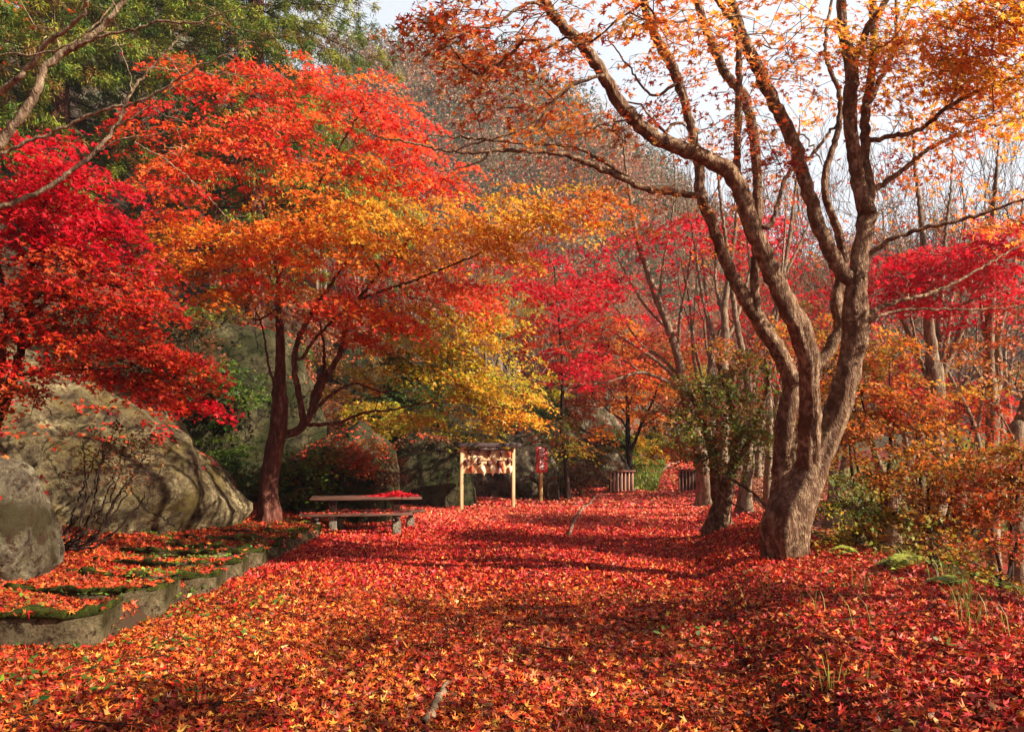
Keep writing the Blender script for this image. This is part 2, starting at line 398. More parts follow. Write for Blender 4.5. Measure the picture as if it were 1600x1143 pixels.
class Tree:
    def __init__(s, name, base, label, cat, group=None, bark=None):
        s.rs = 1.0; s.name = name; s.base = np.array(base, float); s.root = empty(name, base, label, cat, group)
        s.pos = []; s.par = []; s.rad = []; s.traced = []; s.paths = []; s.bark = bark or M_BARK
        s.leafbag = Bag(); s.sprays = []
    def path(s, pts, radii, kind='limb', attach=True, jit=.0):
        """pts world; radii list; returns node ids"""
        pts = [np.array(p, float) for p in pts]
        if len(radii) == 2 and len(pts) > 2:
            L = np.cumsum([0] + [np.linalg.norm(pts[i + 1] - pts[i]) for i in range(len(pts) - 1)]); L /= L[-1]
            radii = [radii[0] + (radii[1] - radii[0]) * t for t in L]
        parent = -1
        if s.pos and attach:
            A = np.array(s.pos); d = np.linalg.norm(A - pts[0], axis=1); parent = int(d.argmin())
            if d[parent] > .02:
                pts = [A[parent]] + pts; radii = [min(radii[0] * 1.1, s.rad[parent])] + list(radii)
        o, rr = catmull(pts, radii, lambda r: max(.05, min(.22, r * .9)))
        if jit:
            for i in range(1, len(o) - 1): o[i] = o[i] + R.normal(0, jit, 3)
        ids = []
        if parent >= 0 and attach: ids.append(parent); o = o[1:]; rr0 = rr[0]; rr = rr[1:]
        p = parent
        for q, r in zip(o, rr):
            s.pos.append(q); s.par.append(p); s.rad.append(r); s.traced.append(True); p = len(s.pos) - 1; ids.append(p)
        s.paths.append((ids, kind, rr[0] if not (parent >= 0) else rr0))
        return ids
    def pxpath(s, pts, Y0, Y1, r0, r1, kind='limb', attach=True, jit=.008):
        n = len(pts)
        d = [0]
        for i in range(1, n): d.append(d[-1] + math.hypot(pts[i][0] - pts[i - 1][0], pts[i][1] - pts[i - 1][1]))
        W = []; rr = []
        for i, q in enumerate(pts):
            t = d[i] / d[-1]
            Y = Y0 + (Y1 - Y0) * t
            W.append(P(q[0], q[1], Y)); rr.append(s.rs * (q[2] if len(q) > 2 else r0 + (r1 - r0) * t))
        return s.path(W, rr, kind, attach, jit)
    def spray(s, c, r, n, pal, kind=3, size=.07, up=.6, thick=.07):
        s.sprays.append((np.array(c, float), r, n, pal, kind, size, up, thick))
    def clump(s, px, py, Y, rx, ry, rd, n, pal, r=.42, nl=55, kind=3, size=.07, up=.6):
        """n sprays in an ellipsoid round P(px,py,Y); rx, ry in photo pixels at that depth, rd in metres"""
        c = np.array(P(px, py, Y)); a = np.array([rx * Y / F, rd, ry * Y / F])
        q = R.normal(0, 1, (n, 3)); q = nrm(q) * (R.random((n, 1)) ** (1 / 2.6))
        T = r * .95
        for v in q * a + c:
            dd = v - c; hd = math.hypot(dd[0], dd[1]); z = dd[2] + .22 * hd
            v[2] = c[2] + round(z / T) * T - .22 * hd + R.normal(0, T * .12)
            s.spray(v, r * R.uniform(.85, 1.5), int(nl * R.uniform(.7, 1.3)), pal, kind, size, up + .5, .035)
    def grow(s, zmin=0.0, bulge=.12, rtip=.004, maxr=.06, jit=.03):
        if not s.sprays: return
        C = np.array([x[0] for x in s.sprays]); A = np.array(s.pos)
        dmin = np.array([np.linalg.norm(A - c, axis=1).min() for c in C])
        z = s.base[2] + zmin
        for i in np.argsort(dmin):
            c = C[i]; A = np.array(s.pos)
            d = np.linalg.norm(A - c, axis=1) + .5 * np.maximum(0, A[:, 2] - c[2]) + (A[:, 2] < z) * 50
            j = int(d.argmin()); a = A[j]; L = np.linalg.norm(c - a)
            if L < .05: continue
            k = max(2, int(L / .22)); p = j; ids = [j]
            side = R.normal(0, .09 * L, 3)
            g = s.par[j]
            if g >= 0:
                td = a - A[g]; td /= max(np.linalg.norm(td), 1e-6); side = side + td * .18 * L
            for m_ in range(1, k + 1):
                t = m_ / k; b = 4 * t * (1 - t)
                q = a * (1 - t) + c * t + side * b + np.array([0, 0, bulge * L * b]) + (R.normal(0, jit * min(L, 1), 3) if m_ < k else 0)
                s.pos.append(q); s.par.append(p); s.rad.append(rtip); s.traced.append(False); p = len(s.pos) - 1; ids.append(p)
            s.paths.append((ids, 'branch', None))
        # pipe model
        n = len(s.pos); acc = np.zeros(n); r = np.zeros(n); ch = np.zeros(n, int)
        E = 2.25
        for i in range(n - 1, -1, -1):
            rr = max(acc[i], rtip ** E)
            r[i] = rr ** (1 / E)
            if s.par[i] >= 0: acc[s.par[i]] += rr * (1.0) 
        for i in range(n):
            if not s.traced[i]:
                pr = s.rad[s.par[i]] if s.par[i] >= 0 else 1
                s.rad[i] = min(r[i], pr * .97 if s.traced[s.par[i]] else 1, maxr)
    def build(s, twigs=3, mat=None, leafmat=None, trunk_sides=14, rough=.1, leafname='crown', flare=1.0):
        off = s.base
        bags = {}
        lid = 0; seed = R.uniform(0, 50)
        tw = Bag()
        for ids, kind, r0 in s.paths:
            pts = [s.pos[i] for i in ids]; rad = [s.rad[i] for i in ids]
            if len(pts) < 2: continue
            if r0 is not None: rad[0] = r0
            elif len(rad) > 1: rad[0] = min(rad[1] * 1.25, rad[0])
            if kind == 'branch':
                V, Q = tube_arrays(pts, rad, 5 if max(rad) > .02 else (4 if max(rad) > .009 else 3))
                tw.add(V, Q)
            else:
                sides = trunk_sides if kind == 'trunk' else (10 if max(rad) > .05 else 6)
                if kind == 'trunk' or max(rad) > .07:
                    V, Q = tube_arrays(pts, rad, sides, rough, kind == 'trunk' and ids[0] == 0, seed, flare)
                else: V, Q = tube_arrays(pts, rad, sides)
                b = Bag(); b.add(V, Q); b.make('trunk' if kind == 'trunk' else 'limb', s.bark, s.root, True, off)
        # leaves
        bag = s.leafbag
        for c, r, n, pal, kind, size, up, thick in s.sprays:
            out = c - s.base; out[2] = 0; out = out / max(np.linalg.norm(out), .3)
            nn = np.array([0, 0, up]) + out * .28 + R.normal(0, .16, 3) + np.array([.08, -.12, 0]); nn /= np.linalg.norm(nn)
            ex = np.cross(nn, R.normal(0, 1, 3)); ex /= np.linalg.norm(ex); ey = np.cross(nn, ex)
            # elongated along the outward direction
            nf = 4
            ang = R.uniform(0, 2 * math.pi, n); rr = r * np.sqrt(R.random(n))
            # clumps of leaves along a few sub-twigs: snap angle
            k = R.integers(4, 8); aa = R.uniform(0, 2 * math.pi, k)
            ch = aa[R.integers(0, k, n)] + R.normal(0, .28, n)
            ang = np.where(R.random(n) < .75, ch, ang)
            x = np.cos(ang) * rr; y = np.sin(ang) * rr
            pos = c + ex * x[:, None] + ey * y[:, None] + nn * R.normal(0, thick, n)[:, None]
            pos[:, 2] -= .35 * rr * rr / max(r, .1)
            rad = nrm(ex * x[:, None] + ey * y[:, None] + R.normal(0, .06, (n, 3)))
            nor = nn + R.normal(0, .42, (n, 3)) + np.array([0, -.12, 0])
            tip = rad + np.array([0, 0, -.45]) + R.normal(0, .3, (n, 3))
            base = pal_cols(pal, 1, .1)
            cc = pal_cols(pal, n, .12)
            mixw = R.uniform(.25, .75)
            cc = jitter(cc * (1 - mixw) + base * mixw, .13)
            sz = size * R.uniform(.65, 1.2, n)
            bag.add(*leaves(pos, nor, tip, sz, cc, kind))
            if twigs:
                for q in range(min(twigs, k)):
                    a = aa[q]; e = c + (ex * math.cos(a) + ey * math.sin(a)) * r * .85; e[2] -= .22 * r
                    m_ = (c + e) / 2 + np.array([0, 0, .05 * r])
                    tw.add(*tube_arrays([c, m_, e], [.0035, .0028, .0015], 3))
        if tw.v: tw.make('twigs', s.bark, s.root, True, off)['kind'] = 'stuff'
        if bag.v: bag.make(leafname, leafmat or M_LEAF, s.root, False, off)
        return s.root

# ------------------------------------------------------------------ terrain
def sstep(a, b, x):
    t = np.clip((x - a) / (b - a), 0, 1); return t * t * (3 - 2 * t)
GX = ([-5, 8, 20, 30, 50, 80, 120], [-9.5, -9, -6.8, -.8, 6, 15, 20])
def H(x, y):
    x = np.asarray(x, float); y = np.asarray(y, float)
    u = x - np.maximum(0, y - 12) * .235
    wl = sstep(0, 1, (-3.42 - x) / (.10 + .9 * sstep(13.2, 15.5, y))) * sstep(6.16, 6.3, y - .12 * np.maximum(0, -4 - x))
    h = .17 * wl + .33 * sstep(-4, -8, x)
    fade = 1 - .6 * sstep(14, 24, y)
    ed = 1.15 + .19 * np.clip(y - 4, 0, 9)
    h = h + (.25 * sstep(0, .75, u - ed) + .14 * sstep(.4, 2.2, u - ed)) * fade
    dep = 2.0 * (1 - .45 * sstep(16, 30, y))
    h = h - dep * sstep(3.9, 7.6, u)
    h = h + (dep + 1.6) * sstep(10, 26, u) + 3.0 * sstep(24, 60, u)
    h = h + 1.15 * sstep(28, 46, y) * (1 - sstep(4.5, 9, u) * .3)
    g = np.interp(y, *GX)
    d = np.maximum(0, g - x)
    h = h + .62 * d * sstep(0, 2.5, d) 
    h = h + .03 * np.sin(x * 1.7 + y * .6) + .025 * np.sin(y * 1.3 - x * .8) + .012 * np.sin(x * 5.1 + 1) * np.sin(y * 4.3)
    h = h + sstep(0, 4, d) * (.35 * np.sin(x * .9 + y * .5) + .25 * np.sin(y * .8 - x * .55))
    return h
def Hs(x, y): return float(H(x, y))

def build_ground():
    def grid(xs, ys, name):
        X, Y = np.meshgrid(xs, ys); Z = H(X, Y)
        V = np.stack([X, Y, Z], -1).reshape(-1, 3); nx, ny = len(xs), len(ys)
        i = np.arange(nx * ny).reshape(ny, nx)
        Q = np.stack([i[:-1, :-1], i[:-1, 1:], i[1:, 1:], i[1:, :-1]], -1).reshape(-1, 4)
        o = link_mesh(name, V, Q, mat=M_GROUND, smooth=True); o['kind'] = 'structure'
        return o
    xs = np.unique(np.concatenate([np.linspace(-60, -12, 50), np.linspace(-12, 14, 200), np.linspace(14, 130, 60)]))
    ys = np.unique(np.concatenate([np.linspace(-15, 2, 20), np.linspace(2, 20, 100), np.linspace(20, 60, 90), np.linspace(60, 120, 25)]))
    grid(xs, ys, 'ground')
build_ground()

# far mountain and its wood
def ridge(x):
    return np.interp(x, [-160, -70, -37, -25, -12, 0, 12.5, 25, 37.5, 56, 90, 130, 220], [100, 90, 74, 72, 77, 74, 64, 53, 40, 28, 30, 36, 50])
def HM(x, y):
    x = np.asarray(x, float); y = np.asarray(y, float)
    r = ridge(x * 150 / np.maximum(y, 60)) 
    h = 4 + r * sstep(75, 165, y) * (1 - .15 * sstep(165, 260, y))
    h = h + 3.5 * np.sin(x * .09 + y * .05) * np.sin(y * .07 - x * .03) + 1.6 * np.sin(x * .23 + 1) * np.sin(y * .19)
    return h * sstep(64, 86, y) - 3.5 * (1 - sstep(64, 80, y))
def build_mountain():
    xs = np.linspace(-190, 240, 110); ys = np.linspace(64, 260, 66)
    X, Y = np.meshgrid(xs, ys); Z = HM(X, Y)
    V = np.stack([X, Y, Z], -1).reshape(-1, 3); i = np.arange(X.size).reshape(X.shape)
    Q = np.stack([i[:-1, :-1], i[:-1, 1:], i[1:, 1:], i[1:, :-1]], -1).reshape(-1, 4)
    m = rock_mat('hill_floor', (60, 48, 36), (92, 74, 56), (120, 100, 78), (70, 74, 50), .5, .6, .05)
    o = link_mesh('hill', V, Q, mat=m, smooth=True); o['kind'] = 'structure'
    bag = Bag(); n = 5000
    px = R.uniform(520, 1750, n); Y = R.uniform(88, 175, n); X = (px - 800) / F * Y
    Z = HM(X, Y)
    per = 90
    ever = R.random(n) < .28
    hgt = np.where(ever, R.uniform(8, 14, n), R.uniform(6, 11, n)); wid = np.where(ever, .24, .40) * hgt
    t = R.random((n, per)); a = R.uniform(0, 2 * math.pi, (n, per))
    prof = np.where(ever[:, None], (1 - t) * 1.0 + .08, np.sqrt(np.clip(1 - (2 * t - 1) ** 2, 0, 1)))
    rr = prof * wid[:, None] * np.sqrt(R.random((n, per)))
    pos = np.stack([X[:, None] + np.cos(a) * rr, Y[:, None] + np.sin(a) * rr, Z[:, None] + (.15 + .85 * t) * hgt[:, None]], -1).reshape(-1, 3)
    pc = np.array([lin(c) for c in [(160, 122, 94), (172, 126, 92), (176, 114, 78), (160, 136, 110), (136, 108, 86)]])[R.integers(0, 5, n)]  # bare crown tones paled to stand in for thicker distance haze
    low = (Z < 45)[:, None]
    warm = np.array([lin(c) for c in [(170, 84, 48), (156, 92, 60), (176, 104, 60)]])[R.integers(0, 3, n)]
    pc = np.where(low & (R.random((n, 1)) < .5), warm, pc)
    pc = np.where(ever[:, None], np.array([lin(c) for c in [(58, 72, 40), (78, 90, 50)]])[R.integers(0, 2, n)], pc)
    C = jitter(np.repeat(jitter(pc, .14), per, 0), .05)
    K = n * per
    bag.add(*leaves(pos, R.normal(0, 1, (K, 3)) + np.array([0, -.3, .5]), R.normal(0, 1, (K, 3)) + np.array([0, 0, .8]), R.uniform(.7, 1.5, K) * .4, C, 1))
    o = bag.make('distant_forest', M_GREEN)
    tag(o, 'bare brown and dark evergreen woods covering the far misty hillside', 'forest', kind='stuff')
build_mountain()

# ------------------------------------------------------------------ rocks
ROCK_BVH = []
def rock(name, c, rad, seed, label, mat, sub=5, amp=.22, group=None, cat='rock', rz=0.0, tilt=0.0):
    import bmesh
    bm = bmesh.new(); bmesh.ops.create_icosphere(bm, subdivisions=sub, radius=1)
    rr_ = random.Random(seed); pls = []
    for _ in range(34):
        a = Vector((rr_.gauss(0, 1), rr_.gauss(0, 1), rr_.gauss(0, 1))).normalized(); pls.append((a, rr_.uniform(.76, .97)))
    for v in bm.verts:
        p = v.co.copy(); s = Vector((seed, seed * 2.1, seed * .7))
        cl = min([1.06] + [h_ / p.dot(a) for a, h_ in pls if p.dot(a) > .2])
        q = p * 1.2 + s
        d = noise.noise(q) * 1.0 + .5 * noise.noise(q * 2.3) + .25 * noise.noise(q * 5) + .16 * noise.noise(q * 11) - .5 * abs(noise.noise(q * 3.1 + Vector((5, 1, 2)))) - .3 * abs(noise.noise(q * 7.3))+.06 * noise.noise(q * 23)
        cell = noise.voronoi(p * 1.7 + s)[0][0]
        d += .55 * (cell - .35) + .22 * (noise.voronoi(p * 4.5 + s)[0][0] - .35)
        tt = p.dot(Vector((.35, .2, .9))) * 4.2 + 1.3 * noise.noise(q * 1.5); d += .16 * (abs((tt % 1) - .5) - .25)
        v.co = p * cl * (1.12 + amp * .5 * d)
        # flattened facets
        v.co = Vector((v.co.x * rad[0], v.co.y * rad[1], v.co.z * rad[2]))
    bmesh.ops.rotate(bm, verts=bm.verts, cent=(0, 0, 0), matrix=__import__('mathutils').Euler((0, tilt, rz)).to_matrix())
    me = bpy.data.meshes.new(name); bm.to_mesh(me)
    bv = BVHTree.FromPolygons([Vector(v.co) + Vector(c) for v in bm.verts], [[v.index for v in f.verts] for f in bm.faces])
    bm.free()
    for p in me.polygons: p.use_smooth = True
    me.materials.append(mat)
    o = bpy.data.objects.new(name, me); COL.objects.link(o); o.location = c
    tag(o, label, cat, group)
    ROCK_BVH.append((bv, c, rad))
    return o
rock('boulder', (-8.55, 13.3, .1), (3.35, 2.4, 3.0), 3.1, 'huge beige sloping rock face rising behind the leafy bed on the left', M_ROCK, 6, .2)
rock('boulder', P(2, 830, 7.7) + Vector((-.34, .1, 0)), (.72, .7, .75), 8.4, 'rounded grey boulder at the left edge in front of the big rock face', M_ROCKG, 5, .16, cat='boulder')
rock('boulder', (-4.15, 18.3, .25), (1.6, 1.5, 1.85), 5.2, 'large green mossy boulder strewn with leaves behind the picnic table', M_ROCKM, 6, .2, cat='boulder')
rock('rock_wall', (-9.5, 20.0, 1.0), (4.6, 2.5, 4.8), 11.3, 'dark mossy rock wall in the shade behind the red barked maple', M_ROCKM, 6, .2)
rock('boulder', (-2.6, 23.8, .5), (1.5, 1.3, 1.75), 15.2, 'dark shaded boulder between the mossy boulder and the notice board', M_ROCKM, 5, .2, cat='boulder')
rock('rock_outcrop', (.25, 28.2, .3), (1.7, 1.2, 2.0), 21.7, 'craggy grey outcrop directly behind the red sign', M_ROCKG, 6, .25)
rock('rock_outcrop', (3.4, 33.5, .5), (1.75, 1.3, 1.75), 27.7, 'pale lit outcrop just left of the left wooden barrier', M_ROCKG, 6, .25)
rock('standing_stone', P(861, 765, 25.8), (.28, .22, .48), 31.2, 'small upright pale stone at the foot of the red sign', M_ROCKG, 4, .2, cat='stone', tilt=-.25)
rock('stone', P(822, 762, 26.4), (.4, .3, .32), 33.0, 'low grey stone in leaves to the left of the red sign', M_ROCKG, 4, .2)
rock('stone', P(838, 752, 26.9), (.3, .3, .32), 36.0, 'squarish grey stone tucked behind the signpost', M_ROCKG, 4, .2)
rock('rock_wall', (-4.5, 29.5, 3.2), (3.6, 2.2, 3.2), 41.5, 'brown weathered crag high on the slope above the picnic table', M_ROCKM, 5, .25)
rock('rock_wall', (2.2, 39.5, 2.6), (3.6, 2.2, 3.0), 44.5, 'grey crag on the slope behind the slender dark tree', M_ROCKG, 5, .25)

# ------------------------------------------------------------------ leaf litter
def litter():
    bag = Bag()
    def field(x0, x1, y0, y1, dens, kind, size, palf, mask=None, lift=.03):
        n = int((x1 - x0) * (y1 - y0) * dens)
        x = R.uniform(x0, x1, n); y = R.uniform(y0, y1, n)
        k = np.abs(x) < (y * .70 + 1.3)
        if mask is not None: k &= mask(x, y)
        x = x[k]; y = y[k]; n = len(x)
        z = H(x, y) + R.random(n) ** 1.5 * lift + .006
        e = .05
        nor = np.stack([-(H(x + e, y) - H(x - e, y)) / (2 * e), -(H(x, y + e) - H(x, y - e)) / (2 * e), np.ones(n)], -1)
        nor = nrm(nor) + R.normal(0, .42, (n, 3))
        tip = np.stack([R.normal(0, 1, n), R.normal(0, 1, n), R.normal(0, .2, n)], -1)
        cols = palf(x, y, n)
        bag.add(*leaves(np.stack([x, y, z], -1), nor, tip, size * R.uniform(.55, 1.2, n), cols, kind, .8))
    def patch(x, y, s=1.0):
        return np.sin(x * 1.9 * s + 1.3 * np.sin(y * .9 * s)) * np.sin(y * 1.4 * s + 1.1 * np.sin(x * 1.2 * s))
    def colf(x, y, n):
        near = pal_cols('litter_near', n); mid = pal_cols('litter_mid', n); far = pal_cols('litter_far', n)
        bank = pal_cols('litter_bank', n); left = pal_cols('litter_left', n)
        u = x - np.maximum(0, y - 12) * .235
        r = R.normal(0, 1.1, n)
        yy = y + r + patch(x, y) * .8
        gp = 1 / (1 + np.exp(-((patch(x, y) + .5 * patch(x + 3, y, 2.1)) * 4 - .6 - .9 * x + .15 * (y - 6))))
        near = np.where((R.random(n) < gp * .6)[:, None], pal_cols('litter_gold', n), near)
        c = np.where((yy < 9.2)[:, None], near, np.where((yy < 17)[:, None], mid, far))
        c = np.where((u + R.normal(0, .4, n) > 1.9)[:, None] & (y < 14)[:, None], bank, c)
        c = np.where((x < -3.45)[:, None], left, c)
        c = np.where((u + R.normal(0, .4, n) > 4.6)[:, None], pal_cols('brown', n) * .8 + left * .2, c)
        g = np.interp(y, *GX); c = np.where((x + R.normal(0, .5, n) < g)[:, None], left * .5 + pal_cols('brown', n) * .5, c)
        return c
    field(-6, 6, 3.4, 8.5, 1450, 5, .049, colf)
    field(-6, 6, 3.4, 8.5, 850, 1, .046, lambda x, y, n: pal_cols('brown', n) * .5 + pal_cols('litter_near', n) * .5)
    field(-9, 9, 8.5, 14, 1100, 3, .056, colf)
    field(-9, 12, 14, 22, 480, 3, .07, colf)
    field(-9, 16, 22, 34, 150, 1, .13, colf)
    field(-14, 22, 34, 50, 45, 1, .2, colf)
    # leaves lying on the rocks
    for bv, c, rad in ROCK_BVH:
        n = int(rad[0] * rad[1] * 700)
        pts = []; nn = []
        for _ in range(n):
            x = c[0] + random.uniform(-1, 1) * rad[0]; y = c[1] + random.uniform(-1, 1) * rad[1]
            hit = bv.ray_cast(Vector((x, y, c[2] + rad[2] * 2)), Vector((0, 0, -1)))
            if hit[0] is None or hit[1].z < .62: continue
            k = noise.noise(Vector((x * 1.6, y * 1.6, 3.3)))
            if k < .06 and hit[1].z < .9: continue
            pts.append(hit[0] + hit[1] * .01); nn.append(hit[1])
        if not pts: continue
        pts = np.array(pts); nn = np.array(nn); m = len(pts)
        bag.add(*leaves(pts, nn + R.normal(0, .3, (m, 3)), R.normal(0, 1, (m, 3)), R.uniform(.05, .09, m), pal_cols('deepred' if c[0] < -5 else 'litter_left', m), 3))
    o = bag.make('fallen_leaves', M_LITTER)
    tag(o, 'thick carpet of fallen red and orange maple leaves over path and banks', 'fallen leaves', kind='stuff')
    # small green weeds poking through
    bag = Bag()
    def weeds(cx, cy, rx, ry, n, h, col, w=.012):
        x = R.normal(cx, rx, n); y = R.normal(cy, ry, n); z = H(x, y)
        pos = np.stack([x, y, z + h * .4], -1)
        tip = R.normal(0, .45, (n, 3)); tip[:, 2] = 1
        V, Q, C = leaves(pos, R.normal(0, 1, (n, 3)) * np.array([1, 1, .2]), tip, h * R.uniform(.6, 1.3, n), jitter(np.repeat(lin(col)[None], n, 0), .25), 1)
        bag.add(V, Q, C)
    def herb(cx, cy, rx, ry, n, s, col, h=.04):
        x = R.normal(cx, rx, n); y = R.normal(cy, ry, n); z = H(x, y) + h + R.random(n) * .03
        bag.add(*leaves(np.stack([x, y, z], -1), R.normal(0, .35, (n, 3)) + np.array([0, -.2, 1]), R.normal(0, 1, (n, 3)), s * R.uniform(.6, 1.3, n), jitter(np.repeat(lin(col)[None], n, 0), .25), 1))
    for _ in range(26):
        cx = random.uniform(-4.2, -1.8); cy = random.uniform(4.3, 8)
        herb(cx, cy, .12, .12, random.randint(5, 16), .05, random.choice([(70, 96, 36), (96, 120, 44), (56, 80, 34)]))
    for _ in range(20):
        cx = random.uniform(-6.2, -3.5); cy = random.uniform(6, 14)
        herb(cx, cy, .2, .15, random.randint(10, 40), .055, random.choice([(84, 104, 34), (110, 124, 44), (66, 84, 32)]), .06)
    for _ in range(34):
        cy = random.uniform(6.2, 14.2); cx = random.uniform(-4.6, -3.35)
        herb(cx, cy, .12, .10, random.randint(8, 26), .05, random.choice([(104, 120, 40), (128, 136, 50), (78, 96, 34)]), .09)
    for _ in range(24):
        cx = random.uniform(-3.9, -2.4); cy = random.uniform(5.0, 9)
        herb(cx, cy, .15, .10, random.randint(6, 20), .045, random.choice([(104, 120, 40), (78, 96, 34)]), .03)
    for _ in range(14):
        cx = random.uniform(1.2, 3.8); cy = random.uniform(4.2, 8)
        herb(cx, cy, .07, .07, random.randint(3, 8), .05, (92, 110, 46))
    for _ in range(60):
        cx = random.uniform(4.0, 5.8); cy = random.uniform(6, 12)
        herb(cx, cy, .3, .3, 24, .055, random.choice([(120, 128, 52), (150, 142, 60), (90, 104, 40)]), .1)
    o = bag.make('ground_weeds', M_GREEN)
    tag(o, 'small green weeds poking up through the fallen leaves', 'weeds', kind='stuff')
litter()

def sticks():
    b = Bag()
    for _ in range(110):
        y = random.uniform(3.9, 13); x = random.uniform(-3.1, 4.2); a = random.uniform(0, 6.28); L = random.uniform(.08, .5)
        pts = [np.array([x + math.cos(a) * L * t + random.gauss(0, .012), y + math.sin(a) * L * t + random.gauss(0, .012), 0]) for t in (0, .33, .66, 1)]
        for p in pts: p[2] = Hs(p[0], p[1]) + .035 + random.uniform(0, .012)
        r = random.uniform(.0025, .006); b.add(*tube_arrays(pts, [r, r * .9, r * .75, r * .5], 5))
    tag(b.make('fallen_twigs', M_BARKD, None, True), 'thin dark twigs lying among the fallen leaves', 'twigs', kind='stuff')
sticks()
def g0(px, py):
    Y = CAMH * F / (py - HY); return np.array([(px - 800) / F * Y, Y, 0.0])
def root():
    t = Tree('tree_root', (g0(672, 1135)), 'grey root or stick half buried in leaves at the bottom of the photo', 'root', bark=M_BARKP)
    p = [g0(660, 1142), g0(676, 1122), g0(688, 1095), g0(700, 1076)]
    for q in p: q[2] = Hs(q[0], q[1]) + .02
    t.path(p, [.02, .028, .026, .014], 'limb', False, .004); t.build(twigs=0)
root()
def grass():
    bag = Bag()
    def blades(x, y, h, wd, cols):
        n = len(x); z = H(x, y); a = R.uniform(0, 2 * math.pi, n)
        dx = np.cos(a) * h * R.uniform(.1, .6, n); dy = np.sin(a) * h * R.uniform(.1, .6, n)
        px_, py_ = -np.sin(a) * wd, np.cos(a) * wd
        b = np.stack([x, y, z], -1); m_ = np.stack([x + dx * .35, y + dy * .35, z + h * .6], -1); t = np.stack([x + dx, y + dy, z + h * .9], -1)
        s = np.stack([px_, py_, np.zeros(n)], -1)
        V = np.stack([b - s, b + s, m_ + s * .8, m_ - s * .8, t + s * .15, t - s * .15], 1).reshape(-1, 3)
        Q = np.array([[0, 1, 2, 3], [3, 2, 4, 5]])[None] + (np.arange(n) * 6)[:, None, None]
        bag.add(V, Q.reshape(-1, 4), np.repeat(cols, 2, 0))
    # verge left of the rising path
    n = 9000; y = R.uniform(31, 48, n); xc = (1018 - 800) / F * y + (y - 31) * .03
    x = xc + R.uniform(-1.7, .35, n) + (y - 38) * .02
    blades(x, y, R.uniform(.06, .26, n), .022, jitter(np.array([lin((124, 140, 44)), lin((166, 164, 64)), lin((88, 108, 36))])[R.integers(0, 3, n)], .15))
    # meadow beyond the ditch on the right
    n = 14000; y = R.uniform(24, 60, n); x = y * R.uniform(.42, .78, n)
    blades(x, y, R.uniform(.1, .3, n), .03, jitter(np.repeat(lin((128, 136, 62))[None], n, 0), .2))
    # tufts on the near bank
    for cx, cy, k in [(1.75, 4.35, 14), (3.1, 5.1, 20), (3.3, 5.6, 22), (2.3, 5.9, 8), (2.9, 4.7, 8), (3.0, 6.6, 16), (2.2, 6.8, 8), (3.6, 6.1, 30), (3.9, 6.9, 40), (4.0, 7.8, 40), (2.5, 5.3, 6)]:
        blades(R.normal(cx, .07, k), R.normal(cy, .06, k), R.uniform(.1, .28, k), .003, jitter(np.repeat(lin((128, 138, 58))[None], k, 0), .2))
    o = bag.make('grass', M_GREEN)
    tag(o, 'green grass on the verge, the meadow and in thin tufts on the bank', 'grass', kind='stuff')
grass()

def fern(px, py, Y, n, L, rz, label):
    X = (px - 800) / F * Y; z = Hs(X, Y)
    root = empty('fern', (X, Y, z), label, 'fern', 'ferns on the right bank')
    for k in range(n):
        bag = Bag()
        a = rz + R.normal(0, .5); l_ = L * R.uniform(.75, 1.15); tilt = R.uniform(.25, .6)
        pts = [np.array([math.cos(a) * t * l_, math.sin(a) * t * l_, .05 + l_ * (tilt * 1.6 * t - .9 * t * t)]) for t in np.linspace(0, 1, 16)]
        c = lin((150, 156, 62)) if k % 3 else lin((110, 126, 46))
        for i in range(2, 16):
            for sgn in (-1, 1):
                w_ = .30 * l_ * (1 - i / 16) ** .8 * (.5 if i < 4 else 1)
                d = np.array([-math.sin(a) * sgn + .35 * math.cos(a), math.cos(a) * sgn + .35 * math.sin(a), -.15])
                bag.add(*leaves((pts[i] + d * w_ * .4)[None], np.array([[0, -.25, 1.]]) + R.normal(0, .12, (1, 3)), d[None], np.array([w_]), jitter(c[None], .12), 1, .2))
        bag.make('frond', M_GREEN, root)['kind'] = 'stuff'
fern(1425, 905, 7.6, 7, .42, 2.6, 'larger pale green fern at the top edge of the right bank')
fern(1345, 868, 8.5, 5, .34, 2.8, 'small yellow green fern just right of the big maple base')
fern(1500, 955, 6.6, 6, .4, 1.6, 'light green fern lowest on the right bank by the ditch edge')

